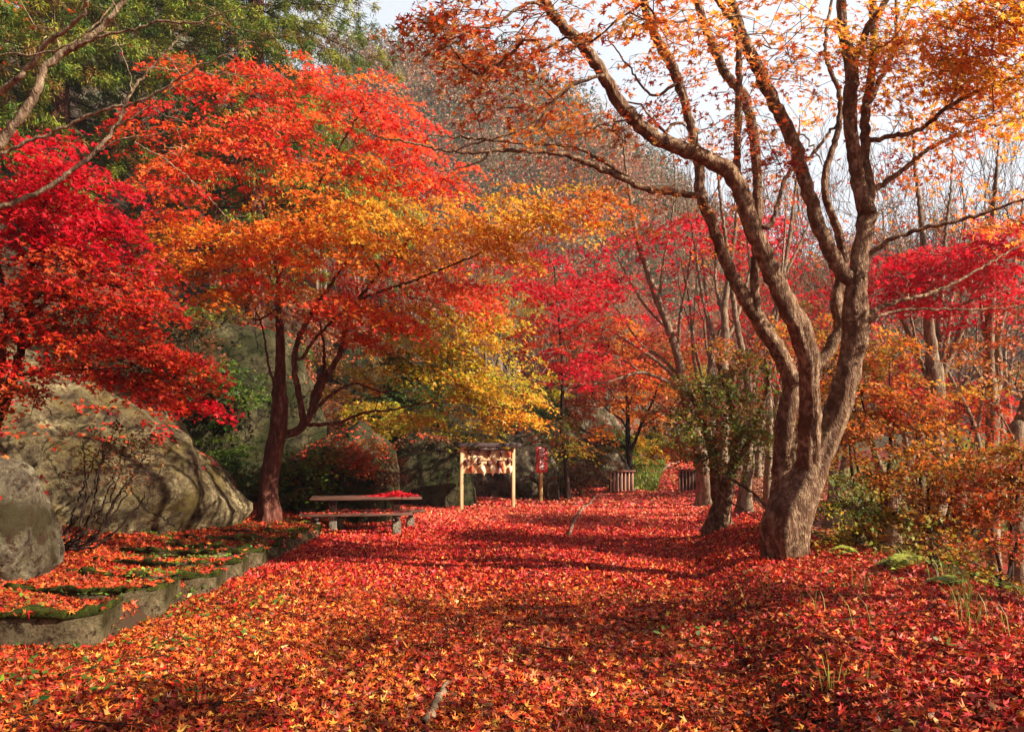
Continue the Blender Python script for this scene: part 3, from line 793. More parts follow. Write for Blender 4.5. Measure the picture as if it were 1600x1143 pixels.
# ------------------------------------------------------------------ big foreground maples
def maple_front():
    b = P(1238, 868, 9.2); b.z = Hs(b.x, b.y) - .05
    t = Tree('maple_tree', b, 'massive forked maple in the right foreground with thick bare limbs and sparse orange leaves', 'tree', 'maples lining the right side of the path'); t.rs = .87
    t.pxpath([(1236, 885, .29), (1233, 856, .30), (1231, 828, .33), (1238, 798, .315), (1256, 768, .265), (1266, 738, .23), (1278, 709, .19), (1306, 649, .165), (1320, 600, .165), (1331, 560, .15), (1336, 525, .17), (1338, 495, .18), (1336, 455, .14), (1342, 410, .12), (1352, 352, .115), (1355, 338, .12), (1345, 298, .09), (1334, 244, .085), (1328, 188, .085), (1330, 105, .08), (1318, 50, .07), (1314, 0, .065), (1305, -80, .05), (1290, -190, .03)], 9.2, 9.0, 0, 0, 'trunk')
    t.pxpath([(1266, 735, .16), (1264, 705, .15), (1266, 650, .13), (1265, 600, .125), (1262, 555, .135), (1246, 509, .14), (1222, 460, .12), (1198, 410, .105), (1172, 350, .105), (1152, 288, .1), (1113, 250, .095), (1037, 220, .085), (1000, 196, .08), (960, 150, .072), (934, 104, .068), (900, 60, .06), (862, 18, .055), (835, -20, .05), (800, -90, .035), (740, -160, .02)], 9.15, 7.4, 0, 0, 'trunk')
    t.pxpath([(1334, 440, .09), (1316, 425, .1), (1286, 372, .095), (1259, 292, .09), (1241, 229, .085), (1211, 165, .082), (1184, 105, .078), (1162, 60, .07), (1148, 15, .062), (1130, -60, .05), (1100, -160, .03)], 9.1, 8.6, 0, 0)
    t.pxpath([(1153, 283, .05), (1151, 250, .045), (1154, 162, .045), (1153, 80, .04), (1149, 40, .04), (1134, 20, .035), (1112, -15, .03), (1090, -60, .02)], 8.75, 8.2, 0, 0)
    t.pxpath([(1354, 340, .07), (1361, 301, .07), (1353, 255, .06), (1351, 218, .065), (1353, 169, .065), (1361, 124, .06), (1366, 60, .055), (1364, 0, .05), (1372, -90, .03)], 9.15, 9.5, 0, 0)
    t.pxpath([(1353, 169, .03), (1364, 150, .035), (1387, 101, .035), (1399, 78, .032), (1401, 20, .025), (1395, -60, .015)], 9.3, 9.6, 0, 0)
    t.pxpath([(1333, 100, .04), (1346, 70, .05), (1358, 40, .05), (1378, 12, .045), (1410, -40, .03)], 9.05, 8.8, 0, 0)
    t.pxpath([(1361, 220, .035), (1390, 213, .034), (1432, 205, .032), (1485, 165, .03), (1540, 138, .028), (1600, 116, .022), (1680, 90, .012)], 9.3, 8.4, 0, 0)
    t.pxpath([(1366, 295, .045), (1390, 280, .04), (1410, 267, .036), (1451, 233, .03), (1511, 207, .026), (1600, 184, .02), (1680, 170, .012)], 9.3, 10.2, 0, 0)
    t.pxpath([(1345, 405, .04), (1372, 388, .035), (1395, 372, .032), (1451, 354, .028), (1508, 342, .024), (1560, 325, .02), (1610, 306, .015)], 9.2, 8.6, 0, 0)
    t.pxpath([(1347, 500, .05), (1375, 480, .036), (1408, 470, .03), (1456, 457, .027), (1491, 442, .022), (1535, 417, .018), (1600, 380, .012)], 9.2, 10.4, 0, 0)
    t.pxpath([(1349, 503, .03), (1404, 485, .02), (1474, 483, .016), (1539, 483, .012), (1600, 480, .008)], 9.2, 9.4, 0, 0)
    t.pxpath([(1485, 165, .02), (1494, 130, .015), (1508, 80, .013), (1530, 45, .01), (1570, 0, .006)], 8.8, 8.6, 0, 0)
    t.pxpath([(940, 118, .02), (900, 130, .02), (868, 155, .018), (835, 190, .015), (790, 212, .013), (740, 225, .01), (690, 245, .007), (660, 275, .004)], 7.75, 7.6, 0, 0)
    t.pxpath([(862, 20, .02), (838, 5, .018), (810, 14, .016), (776, 35, .014), (735, 52, .011), (690, 78, .008), (650, 95, .005)], 7.5, 7.0, 0, 0)
    t.pxpath([(1060, 225, .02), (1022, 190, .016), (1000, 165, .013), (960, 155, .01)], 8.5, 8.9, 0, 0)
    t.pxpath([(1035, 218, .02), (1050, 195, .02), (1070, 196, .018), (935, 190, .01)][0:3], 8.4, 8.7, 0, 0)
    t.pxpath([(1350, 500), (1362, 497), (1369, 490)], 9.1, 9.05, .09, .05)
    t.pxpath([(1352, 345), (1362, 336), (1366, 328)], 9.1, 9.0, .06, .035)
    t.pxpath([(1262, 560), (1252, 556), (1246, 552)], 9.0, 8.95, .06, .03)
    # sparse leaves
    L = dict(kind=5, size=.07, up=.35)
    S = lambda px, py, Y, rx, ry, rd, n, pal='peach', r=.3, nl=28, **k: t.clump(px, py, Y, rx, ry, rd, n, pal, r, nl, **{**L, **k})
    S(760, 60, 7.2, 110, 60, .7, 26, 'tan'); S(700, 30, 7, 60, 30, .5, 15, 'rust'); S(790, 90, 7.4, 110, 50, .7, 16, 'rust'); S(900, 30, 6.6, 70, 40, .5, 12, 'tan', .26, 18)
    S(1020, 40, 6.2, 60, 50, .4, 9, 'peach', .26, 20); S(1080, 30, 6.4, 120, 45, .5, 12, 'peach', .26, 20)
    S(860, 150, 8.2, 120, 40, .8, 9, 'rust', .3, 18); S(880, 185, 8.6, 90, 22, .6, 14, 'peach', .3, 24)
    S(1180, 60, 8, 110, 70, .8, 13, 'peach'); S(1150, 140, 8, 90, 50, .6, 7, 'rust')
    S(1250, 120, 9, 80, 110, 1, 8, 'peach'); S(1240, 40, 8.4, 110, 50, .8, 7)
    S(1480, 60, 8.6, 140, 70, 1.2, 70, 'gold'); S(1420, 110, 9, 110, 60, 1, 30, 'peach'); S(1560, 130, 8.6, 90, 60, 1, 48, 'gold')
    S(1560, 40, 8.2, 80, 60, .8, 40, 'orange'); S(1540, 200, 9.4, 100, 30, 1, 16, 'peach'); S(1470, 160, 9.4, 90, 30, .8, 10, 'gold')
    S(1570, 350, 9, 60, 30, .7, 12, 'peach'); S(1450, 250, 9.8, 90, 30, .8, 10, 'peach'); S(1230, 210, 9, 60, 40, .8, 5, 'rust')
    S(1420, 20, 9, 120, 40, 1, 14, 'orange'); S(1390, 420, 9.8, 40, 20, .5, 2, 'crimson')
    S(1090, 215, 8.6, 60, 40, .5, 4, 'tan'); S(1200, 235, 8.6, 50, 25, .4, 5, 'rust'); S(960, 210, 8.2, 60, 40, .5, 7, 'tan')
    # crown above the frame (casts the dapple on the path)
    for (x, y, z, n) in [(3.4, 8.2, 8.2, 16), (1.4, 7.6, 8.3, 14), (5.6, 8.8, 8.0, 16), (3.6, 9.6, 9.3, 12), (-.2, 7.0, 7.8, 9)]:
        for _ in range(n):
            t.spray(np.array([x, y, z]) + R.normal(0, .75, 3) * np.array([1, 1, .6]), .4, 26, 'orange', 3, .07)
    t.grow(zmin=2.6, maxr=.02)
    t.build(twigs=3, trunk_sides=36, rough=.22, flare=.2)
maple_front()

def maple_second():
    b = P(1215, 820, 10.9); b.z = Hs(b.x, b.y) - .1
    t = Tree('maple_tree', b, 'mottled grey maple directly behind the big forked maple, one limb arching far left', 'tree', 'maples lining the right side of the path', M_BARK); t.rs = .85
    t.pxpath([(1214, 850, .2), (1216, 800, .17), (1221, 750, .155), (1225, 694, .155), (1230, 645, .155), (1236, 598, .14), (1217, 549, .13), (1187, 505, .12), (1160, 457, .105), (1134, 410, .095), (1113, 352, .09), (1095, 303, .088), (1089, 241, .08), (1071, 165, .07), (1049, 101, .08), (1026, 60, .07), (1008, 10, .06), (990, -60, .05), (975, -150, .03)], 10.9, 10.4, 0, 0, 'trunk')
    t.pxpath([(1095, 306, .05), (1060, 303, .055), (1030, 298, .05), (1000, 292, .048), (951, 269, .045), (902, 248, .042), (860, 238, .036), (815, 235, .033), (752, 237, .028), (700, 236, .022), (640, 224, .016), (600, 216, .012), (560, 205, .006)], 10.4, 9.0, 0, 0)
    t.pxpath([(1002, 291, .035), (958, 262, .034), (920, 240, .032), (890, 228, .03), (836, 225, .026), (773, 220, .022), (720, 214, .015), (672, 210, .008)], 10.2, 9.6, 0, 0)
    t.pxpath([(765, 240, .02), (742, 256, .014), (715, 262, .01), (690, 268, .005)], 9.5, 9.5, 0, 0)
    t.pxpath([(1236, 595, .09), (1262, 580, .095), (1290, 555, .1), (1314, 508, .11), (1306, 466, .1), (1318, 410, .08), (1308, 357, .07), (1291, 312, .06), (1291, 263, .055), (1308, 210, .05), (1312, 150, .04), (1290, 80, .03), (1300, 0, .02), (1310, -60, .01)], 10.7, 10.9, 0, 0)
    t.pxpath([(1187, 505, .07), (1178, 440, .075), (1184, 338, .075), (1180, 240, .085), (1165, 158, .08), (1132, 113, .07), (1098, 30, .06), (1080, -40, .05), (1060, -120, .03)], 10.7, 10.4, 0, 0)
    t.pxpath([(1070, 160, .03), (1060, 130, .03), (1020, 150, .02), (980, 100, .015), (950, 60, .01)], 10.4, 10.8, 0, 0)
    t.pxpath([(1205, 350, .04), (1230, 275, .035), (1270, 240, .03), (1310, 190, .022), (1370, 130, .012)], 10.6, 11, 0, 0)
    L = dict(kind=3, size=.062, up=.4)
    S = lambda px, py, Y, rx, ry, rd, n, pal='peach', r=.3, nl=28, **k: t.clump(px, py, Y, rx, ry, rd, n, pal, r, nl, **{**L, **k})
    S(830, 240, 9.6, 150, 35, 1, 8, 'tan'); S(1010, 330, 10.6, 90, 50, .8, 12, 'peach'); S(880, 180, 10, 90, 22, .6, 10, 'orange')
    S(1040, 180, 10.6, 80, 90, 1, 12, 'rust'); S(1170, 250, 11, 100, 90, 1, 7, 'tan'); S(1120, 330, 11, 90, 50, 1, 6, 'peach')
    S(730, 110, 9.4, 70, 60, .8, 6, 'rust'); S(1050, 60, 10.4, 120, 60, 1, 18, 'peach'); S(1300, 200, 11.4, 60, 90, 1, 5, 'peach')
    for (x, y, z, n) in [(1.8, 10.4, 9.3, 16), (3.6, 11.3, 9.6, 14), (-.5, 9.5, 8.8, 8)]:
        for _ in range(n): t.spray(np.array([x, y, z]) + R.normal(0, .8, 3) * np.array([1, 1, .6]), .4, 24, 'orange', 3, .07)
    t.grow(zmin=2.6, maxr=.02)
    t.build(twigs=2, trunk_sides=22, rough=.12)
maple_second()

# ------------------------------------------------------------------ left trees
def maple_table():
    b = P(422, 806, 15); b.z = Hs(b.x, b.y) - .08
    t = Tree('maple_tree', b, 'red barked maple standing left of the picnic table under a huge coral and orange crown', 'tree', bark=M_BARKR); t.rs = .84
    t.pxpath([(420, 825, .3), (421, 800, .25), (418, 762, .2), (427, 715, .195), (434, 674, .2), (437, 625, .19), (436, 597, .155), (438, 570, .11), (438, 541, .1), (436, 500, .08), (434, 470, .06), (433, 430, .045), (420, 360, .03), (400, 280, .02)], 15, 14.6, 0, 0, 'trunk')
    t.pxpath([(440, 678, .1), (458, 676, .1), (474, 664, .1), (471, 641, .08), (466, 612, .075), (461, 585, .07), (462, 545, .06), (480, 500, .05), (520, 440, .035), (560, 380, .02)], 15, 14, 0, 0)
    t.pxpath([(475, 664, .07), (484, 650, .075), (500, 606, .075), (515, 580, .07), (528, 558, .065), (534, 537, .05), (552, 480, .04), (600, 420, .03), (660, 350, .02)], 14.9, 13.6, 0, 0)
    t.pxpath([(484, 650, .05), (490, 615, .05), (505, 580, .045), (506, 545, .035), (500, 500, .02)], 14.9, 15.2, 0, 0)
    t.pxpath([(476, 664, .05), (511, 662, .045), (530, 660, .04), (553, 650, .035), (575, 643, .03), (607, 641, .025), (650, 632, .02), (700, 628, .015), (760, 640, .01)], 15, 15.5, 0, 0)
    t.pxpath([(480, 658, .04), (500, 632, .04), (520, 615, .035), (543, 602, .03), (562, 600, .025), (600, 612, .02), (650, 600, .015), (710, 605, .01)], 14.8, 14.2, 0, 0)
    t.pxpath([(440, 640, .05), (425, 590, .03), (418, 560, .028), (412, 520, .02), (395, 470, .016), (388, 430, .01)], 14.9, 14.4, 0, 0)
    t.pxpath([(436, 480, .03), (400, 500, .02), (380, 470, .018), (352, 440, .015), (330, 300, .015), (290, 250, .012), (230, 210, .007)], 14.5, 13, 0, 0)
    t.pxpath([(470, 560, .04), (500, 520, .035), (560, 470, .03), (640, 440, .025), (740, 400, .02), (850, 350, .012), (940, 330, .007)], 14.2, 13, 0, 0)
    t.pxpath([(434, 440, .035), (470, 340, .03), (520, 250, .025), (560, 180, .015), (590, 130, .008)], 14.6, 14, 0, 0)
    t.pxpath([(425, 400, .03), (380, 300, .025), (340, 220, .02), (300, 150, .012)], 14.6, 14.4, 0, 0)
    C = lambda px, py, Y, rx, ry, rd, n, pal, r=.42, nl=62: t.clump(px, py, Y, rx, ry, rd, n, pal, r, nl, 3, .075, .55)
    # top coral layer
    C(440, 130, 14.4, 90, 35, .9, 24, 'coral'); C(560, 155, 14.4, 80, 40, .9, 24, 'coral'); C(320, 130, 14, 70, 35, .8, 14, 'coral')
    C(270, 200, 13.6, 80, 40, .8, 18, 'coral'); C(460, 220, 14, 110, 50, 1.2, 34, 'coral'); C(600, 230, 14, 100, 60, 1.2, 34, 'coral')
    C(680, 290, 14, 70, 40, 1, 18, 'coral'); C(360, 260, 13.6, 110, 50, 1, 26, 'coral'); C(540, 290, 13.6, 140, 40, 1.2, 26, 'orange')
    C(620, 195, 14.6, 50, 45, .8, 12, 'coral'); C(240, 270, 13.2, 60, 40, .7, 10, 'coral')
    # orange middle
    C(450, 350, 13.2, 130, 35, 1.2, 34, 'orange'); C(620, 350, 13.2, 130, 35, 1.2, 34, 'gold'); C(760, 350, 13, 110, 30, 1, 26, 'gold')
    C(870, 330, 12.6, 110, 22, .9, 22, 'gold'); C(930, 310, 12.6, 60, 16, .6, 9, 'orange'); C(340, 390, 13, 100, 45, 1, 24, 'orange')
    C(500, 400, 13.4, 150, 30, 1.2, 24, 'orange'); C(680, 390, 13.6, 130, 30, 1, 18, 'gold'); C(300, 330, 13, 80, 40, .8, 14, 'coral')
    C(400, 440, 13.4, 90, 25, .8, 10, 'coral'); C(780, 385, 13, 80, 14, .6, 7, 'gold')
    # lower right: reds over olive
    C(560, 440, 14.6, 80, 30, 1, 14, 'coral'); C(500, 480, 14.4, 60, 25, .8, 9, 'coral'); C(600, 480, 14, 80, 30, 1, 16, 'orange')
    C(690, 450, 15, 90, 35, 1.2, 20, 'rust'); C(560, 520, 14.6, 60, 25, .8, 10, 'coral'); C(660, 510, 14.6, 90, 30, 1, 20, 'olive')
    C(740, 520, 15.2, 80, 40, 1.2, 22, 'olive'); C(680, 570, 15, 90, 35, 1.2, 24, 'olive'); C(600, 570, 15.6, 70, 35, 1, 10, 'olive')
    C(740, 600, 15.6, 80, 30, 1, 22, 'olive'); C(700, 640, 16, 80, 20, .8, 12, 'olive'); C(800, 640, 16, 50, 22, .8, 14, 'gold')
    C(730, 480, 15.4, 90, 40, 1, 10, 'coral'); C(560, 600, 16, 60, 22, .8, 6, 'olive'); C(800, 590, 16, 50, 30, .8, 8, 'olive'); C(770, 615, 16, 70, 35, 1, 14, 'olive'); C(620, 500, 13.6, 60, 22, .7, 9, 'coral'); C(540, 470, 13.6, 70, 20, .7, 9, 'coral'); C(280, 400, 13, 60, 40, .7, 14, 'orange'); C(350, 450, 13.2, 60, 20, .7, 9, 'orange'); C(700, 440, 13.8, 80, 24, .8, 12, 'coral'); C(640, 590, 14.6, 60, 26, .8, 10, 'green'); C(650, 540, 15, 90, 40, 1, 14, 'olive')
    t.grow(zmin=1.6, maxr=.035)
    t.build(twigs=1, trunk_sides=22, rough=.14)
maple_table()

def maple_left():
    b = P(-45, 760, 9.3); b.z = Hs(b.x, b.y) - .05
    t = Tree('maple_tree', b, 'deep crimson maple at the left edge, slim dark trunk in front of the rock', 'tree', bark=M_BARKD)
    t.pxpath([(-50, 790, .09), (-30, 710, .075), (0, 645, .065), (18, 595, .055), (32, 545, .045), (42, 490, .035), (48, 430, .028), (60, 360, .02), (75, 290, .01)], 9.3, 9.1, 0, 0, 'trunk')
    t.pxpath([(-40, 740, .06), (-10, 640, .045), (3, 580, .04), (5, 530, .035), (10, 470, .03), (-10, 380, .02), (-20, 300, .015)], 9.3, 9.5, 0, 0)
    t.pxpath([(20, 590, .02), (50, 582, .016), (90, 580, .013), (140, 577, .01), (200, 575, .006)], 9.2, 8.9, 0, 0)
    t.pxpath([(30, 550, .025), (60, 530, .02), (120, 540, .016), (180, 560, .012), (250, 590, .008), (310, 630, .004)], 9.2, 9.6, 0, 0)
    t.pxpath([(40, 500, .025), (90, 460, .02), (150, 440, .016), (220, 470, .01), (280, 520, .006)], 9.1, 9.5, 0, 0)
    t.pxpath([(10, 520, .02), (40, 480, .014), (70, 455, .01), (100, 440, .006)], 9.4, 8.6, 0, 0)
    C = lambda px, py, Y, rx, ry, rd, n, pal, r=.3, nl=62: t.clump(px, py, Y, rx, ry, rd, n, pal, r, nl, 3, .062, .5)
    C(80, 240, 9.2, 60, 26, .5, 12, 'crimson'); C(60, 290, 9.2, 100, 35, .7, 24, 'crimson'); C(120, 310, 9.2, 80, 35, .6, 18, 'crimson')
    C(40, 360, 9, 100, 40, .8, 26, 'crimson'); C(150, 380, 9.2, 80, 40, .7, 22, 'crimson'); C(100, 440, 9, 120, 40, .8, 30, 'deepred')
    C(30, 440, 9, 60, 40, .6, 14, 'deepred'); C(200, 470, 9.4, 70, 40, .7, 20, 'deepred'); C(60, 510, 9, 90, 30, .7, 14, 'deepred')
    C(150, 520, 9.2, 90, 30, .7, 20, 'deepred'); C(240, 540, 9.6, 70, 30, .7, 20, 'deepred'); C(290, 590, 9.8, 50, 26, .5, 14, 'deepred')
    C(200, 580, 9.6, 60, 18, .5, 7, 'deepred'); C(320, 625, 9.8, 26, 16, .4, 5, 'crimson'); C(10, 560, 9, 50, 30, .5, 5, 'deepred')
    C(50, 210, 9.4, 50, 20, .4, 4, 'crimson'); C(215, 430, 9.8, 50, 40, .5, 10, 'deepred'); C(10, 630, 8.8, 50, 20, .4, 3, 'rust'); C(120, 570, 9.2, 70, 24, .5, 12, 'deepred'); C(260, 610, 9.6, 50, 22, .4, 8, 'deepred'); C(30, 600, 9, 50, 22, .4, 7, 'rust'); C(20, 745, 9, 50, 16, .4, 5, 'deepred')
    t.grow(zmin=1.0, maxr=.02)
    t.build(twigs=2, trunk_sides=12, rough=.1)
maple_left()

def bare_left():
    b = P(-330, 800, 8.0); b.z = Hs(b.x, b.y) - .05
    t = Tree('leaning_tree', b, 'pale smooth limbs of a nearly bare tree crossing the top left corner', 'tree', bark=M_BARKP); t.rs = .62
    t.pxpath([(-330, 830, .2), (-290, 640, .16), (-220, 450, .13), (-120, 330, .11), (-40, 262, .09), (0, 224, .075), (21, 196, .07), (52, 154, .065), (66, 115, .06), (91, 88, .055), (122, 70, .05), (157, 45, .042), (189, 8, .035), (215, -60, .02)], 8, 7.6, 0, 0, 'trunk')
    t.pxpath([(-120, 330, .06), (-60, 200, .05), (0, 143, .042), (35, 115, .04), (70, 73, .036), (98, 49, .032), (130, 21, .028), (138, -20, .02)], 7.9, 7.2, 0, 0)
    t.pxpath([(-40, 262, .04), (0, 241, .03), (87, 206, .028), (154, 175, .025), (210, 161, .022), (252, 140, .018), (301, 108, .014), (332, 94, .01), (385, 70, .006)], 7.8, 7.5, 0, 0)
    t.pxpath([(-200, 420, .06), (-60, 350, .05), (60, 300, .042), (119, 262, .038), (154, 231, .035), (182, 196, .032), (206, 143, .028), (224, 122, .024), (259, 80, .018), (301, 45, .01), (350, 20, .005)], 8, 8.2, 0, 0)
    t.pxpath([(122, 70, .025), (175, 52, .022), (210, 45, .02), (252, 35, .018), (304, 35, .015), (367, 14, .01), (420, 7, .006)], 7.6, 7.4, 0, 0)
    t.pxpath([(304, 35, .01), (360, 44, .008), (430, 55, .006), (520, 62, .004), (610, 66, .003)], 7.5, 7.5, 0, 0)
    t.pxpath([(-60, 90, .012), (0, 84, .013), (60, 84, .013), (108, 70, .013), (150, 38, .012), (180, 0, .01)], 7.2, 7.2, 0, 0, attach=False)
    t.pxpath([(206, 143, .012), (200, 110, .01), (190, 80, .008), (176, 58, .005)], 8.1, 8.1, 0, 0)
    t.pxpath([(182, 196, .015), (230, 170, .012), (300, 120, .01), (380, 118, .007), (470, 122, .003)], 8.1, 8.0, 0, 0)
    t.pxpath([(154, 233, .012), (200, 215, .01), (240, 210, .008), (285, 200, .004)], 8.1, 8.1, 0, 0)
    for (px, py, n, rx, ry) in [(200, 60, 5, 120, 60), (380, 20, 4, 100, 20), (330, 110, 5, 120, 40), (90, 30, 4, 90, 30), (260, 200, 3, 60, 40)]:
        t.clump(px, py, 7.6, rx, ry, .5, n, 'rust', .22, 4, 5, .05)
    for _ in range(14): t.spray(np.array(P(random.uniform(-200, 0), random.uniform(-150, 60), 7.5)), .4, 10, 'rust', 3, .06)
    t.grow(zmin=2.2, maxr=.012)
    t.build(twigs=3, trunk_sides=14, rough=.08)
bare_left()

def dead_branch():
    t = Tree('fallen_branch', P(402, 395, 12.2), 'thin grey dead branch hanging diagonally in front of the orange crown', 'branch', bark=M_BARKP)
    t.pxpath([(210, 222), (262, 252), (315, 297), (350, 336), (402, 395), (425, 440)], 12.0, 14.3, .008, .02, 'limb', False)
    t.pxpath([(262, 252), (240, 262), (215, 270)], 12.2, 12.2, .006, .002)
    t.pxpath([(315, 297), (330, 275), (360, 262)], 12.4, 12.4, .006, .002)
    t.build(twigs=0)
dead_branch()

# cedars
def cedar(x, y, h, rmax, zlow, seed, label, dens=1.0):
    z0 = Hs(x, y) - .2
    t = Tree('cedar_tree', (x, y, z0), label, 'tree', 'tall evergreen cedars on the left slope', M_BARKR)
    t.path([(x, y, z0), (x + .1, y, z0 + h * .3), (x, y + .1, z0 + h * .7), (x, y, z0 + h)], [.38, .3, .17, .03], 'trunk')
    rs = np.random.default_rng(seed)
    bag = t.leafbag; tw = Bag()
    nb = int(150 * dens)
    for i in range(nb):
        f = (i + rs.random()) / nb; z = z0 + zlow + (h - zlow) * f
        Rr = rmax * (1 - f) ** .7 * rs.uniform(.7, 1.1) + .25
        a = rs.uniform(0, 2 * math.pi)
        d = np.array([math.cos(a), math.sin(a), 0])
        pts = [np.array([x, y, z]) + d * Rr * s + np.array([0, 0, Rr * (.10 * s - .38 * s * s)]) for s in (0, .35, .7, 1)]
        tw.add(*tube_arrays(pts, [.035, .028, .018, .006], 4))
        k = max(3, int(Rr * 2.6))
        for j in range(k):
            s = .22 + .78 * (j + rs.random()) / k
            c = np.array([x, y, z]) + d * Rr * s + np.array([0, 0, Rr * (.10 * s - .38 * s * s)])
            c = c + np.cross(d, [0, 0, 1]) * rs.normal(0, .28 * Rr * s * .6) + np.array([0, 0, rs.normal(-.1, .12)])
            m_ = 120
            dirs = d * .6 + np.array([0, 0, -.1]) + rs.normal(0, .55, (m_, 3)); dirs = nrm(dirs)
            L = rs.uniform(.08, .40, (m_, 1))
            pos = c + dirs * L * np.array([1, 1, .8])
            nor = nrm(pos - (c + np.array([0, 0, -.35]))) + rs.normal(0, .35, (m_, 3))
            g = [(128, 132, 40), (100, 116, 34), (150, 146, 52), (74, 92, 30), (128, 96, 44)]
            base = lin(g[rs.integers(0, 5)])
            V, Q, C = leaves(pos, nor, dirs, rs.uniform(.09, .18, m_), jitter(np.repeat(base[None], m_, 0), .18), 2, .5)
            bag.add(V, Q, C)
    tw.make('branches', M_BARKD, t.root, True, t.base)['kind'] = 'stuff'
    t.build(twigs=0, leafmat=M_GREEN, rough=.06)
cedar(-9.9, 29.5, 33, 6.4, 4.5, 3, 'rightmost green cedar whose edge meets the pale sky at the top', 2.0)
cedar(-16.0, 27.0, 34, 6.0, 4.0, 4, 'big green cedar behind the coral maple crown, second from the sky', 1.8)
cedar(-21.5, 25.0, 30, 5.4, 3.0, 5, 'leftmost cedar in the top left corner behind the pale limbs', 1.5)
cedar(-13.5, 34.5, 33, 6.0, 5.0, 6, 'tall cedar furthest back on the slope between two nearer cedars', 1.2)
cedar(-19.5, 31.0, 33, 6.0, 4.0, 8, 'cedar in the middle of the top left group, behind the leftmost ones', 1.3)
cedar(-14.2, 13.5, 15, 3.6, .8, 9, 'young cedar left of the rock face, mostly outside the frame', 1.1)
cedar(-16.2, 21.0, 21, 4.0, 2.5, 7, 'lower cedar rising just above the rock face on the left', 1.3)

# ------------------------------------------------------------------ mid ground trees
def gz(p, d=.08):
    p.z = Hs(p.x, p.y) - d; return p

def orange_far():
    b = gz(P(983, 736, 33)); t = Tree('maple_tree', b, 'small dark stemmed orange maple spreading wide above the left wooden barrier', 'tree', bark=M_BARKD)
    t.pxpath([(984, 745, .17), (983, 725, .15), (982, 702, .14), (981, 680, .11), (981, 655, .09), (980, 631, .07), (978, 600, .04), (975, 570, .02)], 33, 33, 0, 0, 'trunk')
    t.pxpath([(983, 706, .09), (992, 690, .08), (1000, 668, .07), (1010, 648, .06), (1022, 620, .04), (1030, 590, .02)], 33, 32, 0, 0)
    t.pxpath([(982, 702, .07), (970, 696, .065), (944, 686, .06), (925, 678, .05), (905, 668, .04), (888, 648, .03), (884, 630, .015)], 33, 31.5, 0, 0)
    t.pxpath([(981, 672, .05), (970, 655, .045), (950, 640, .04), (932, 622, .03), (915, 600, .02)], 33, 32, 0, 0)
    t.pxpath([(981, 650, .05), (960, 620, .04), (945, 595, .03), (938, 575, .015)], 33, 34, 0, 0)
    t.pxpath([(1000, 668, .04), (1020, 655, .03), (1045, 640, .02), (1060, 620, .012)], 32.5, 32, 0, 0)
    t.pxpath([(981, 640, .04), (990, 612, .03), (1003, 590, .02), (1010, 565, .01)], 33, 33, 0, 0)
    C = lambda px, py, rx, ry, n, pal='orange', Y=32.5: t.clump(px, py, Y, rx, ry, 1.8, n, pal, .6, 60, 1, .15, .4)
    C(950, 600, 70, 25, 22, 'rust'); C(1020, 600, 50, 30, 18); C(900, 620, 40, 20, 14, 'rust'); C(1040, 640, 40, 20, 14, 'rust'); C(985, 575, 80, 18, 16, 'coral')
    C(930, 670, 30, 12, 7); C(890, 650, 30, 16, 8, 'rust'); C(960, 630, 60, 20, 10)
    t.grow(zmin=2, maxr=.03, rtip=.008); t.build(twigs=0, trunk_sides=12)
orange_far()

def slender():
    b = gz(P(886, 770, 25.5)); t = Tree('slender_tree', b, 'slender straight dark trunk standing between the red sign and the left barrier', 'tree', bark=M_BARKD)
    t.pxpath([(887, 778, .1), (885, 740, .08), (881, 700, .075), (878, 655, .072), (879, 590, .065), (876, 530, .055), (870, 470, .04), (866, 420, .02)], 25.5, 25.5, 0, 0, 'trunk')
    t.pxpath([(880, 700, .03), (865, 692, .03), (845, 690, .025), (825, 694, .02), (806, 700, .01)], 25.5, 25, 0, 0)
    C = lambda px, py, rx, ry, n, pal, Y=25: t.clump(px, py, Y, rx, ry, 1.2, n, pal, .5, 50, 1, .12, .5)
    C(870, 680, 50, 18, 12, 'greenbush'); C(900, 695, 30, 14, 7, 'olive'); C(845, 420, 60, 35, 16, 'crimson'); C(880, 500, 60, 40, 14, 'crimson'); C(885, 565, 60, 20, 14, 'crimson')
    t.grow(zmin=1.5, maxr=.03, rtip=.007); t.build(twigs=0, trunk_sides=10, rough=.05)
slender()

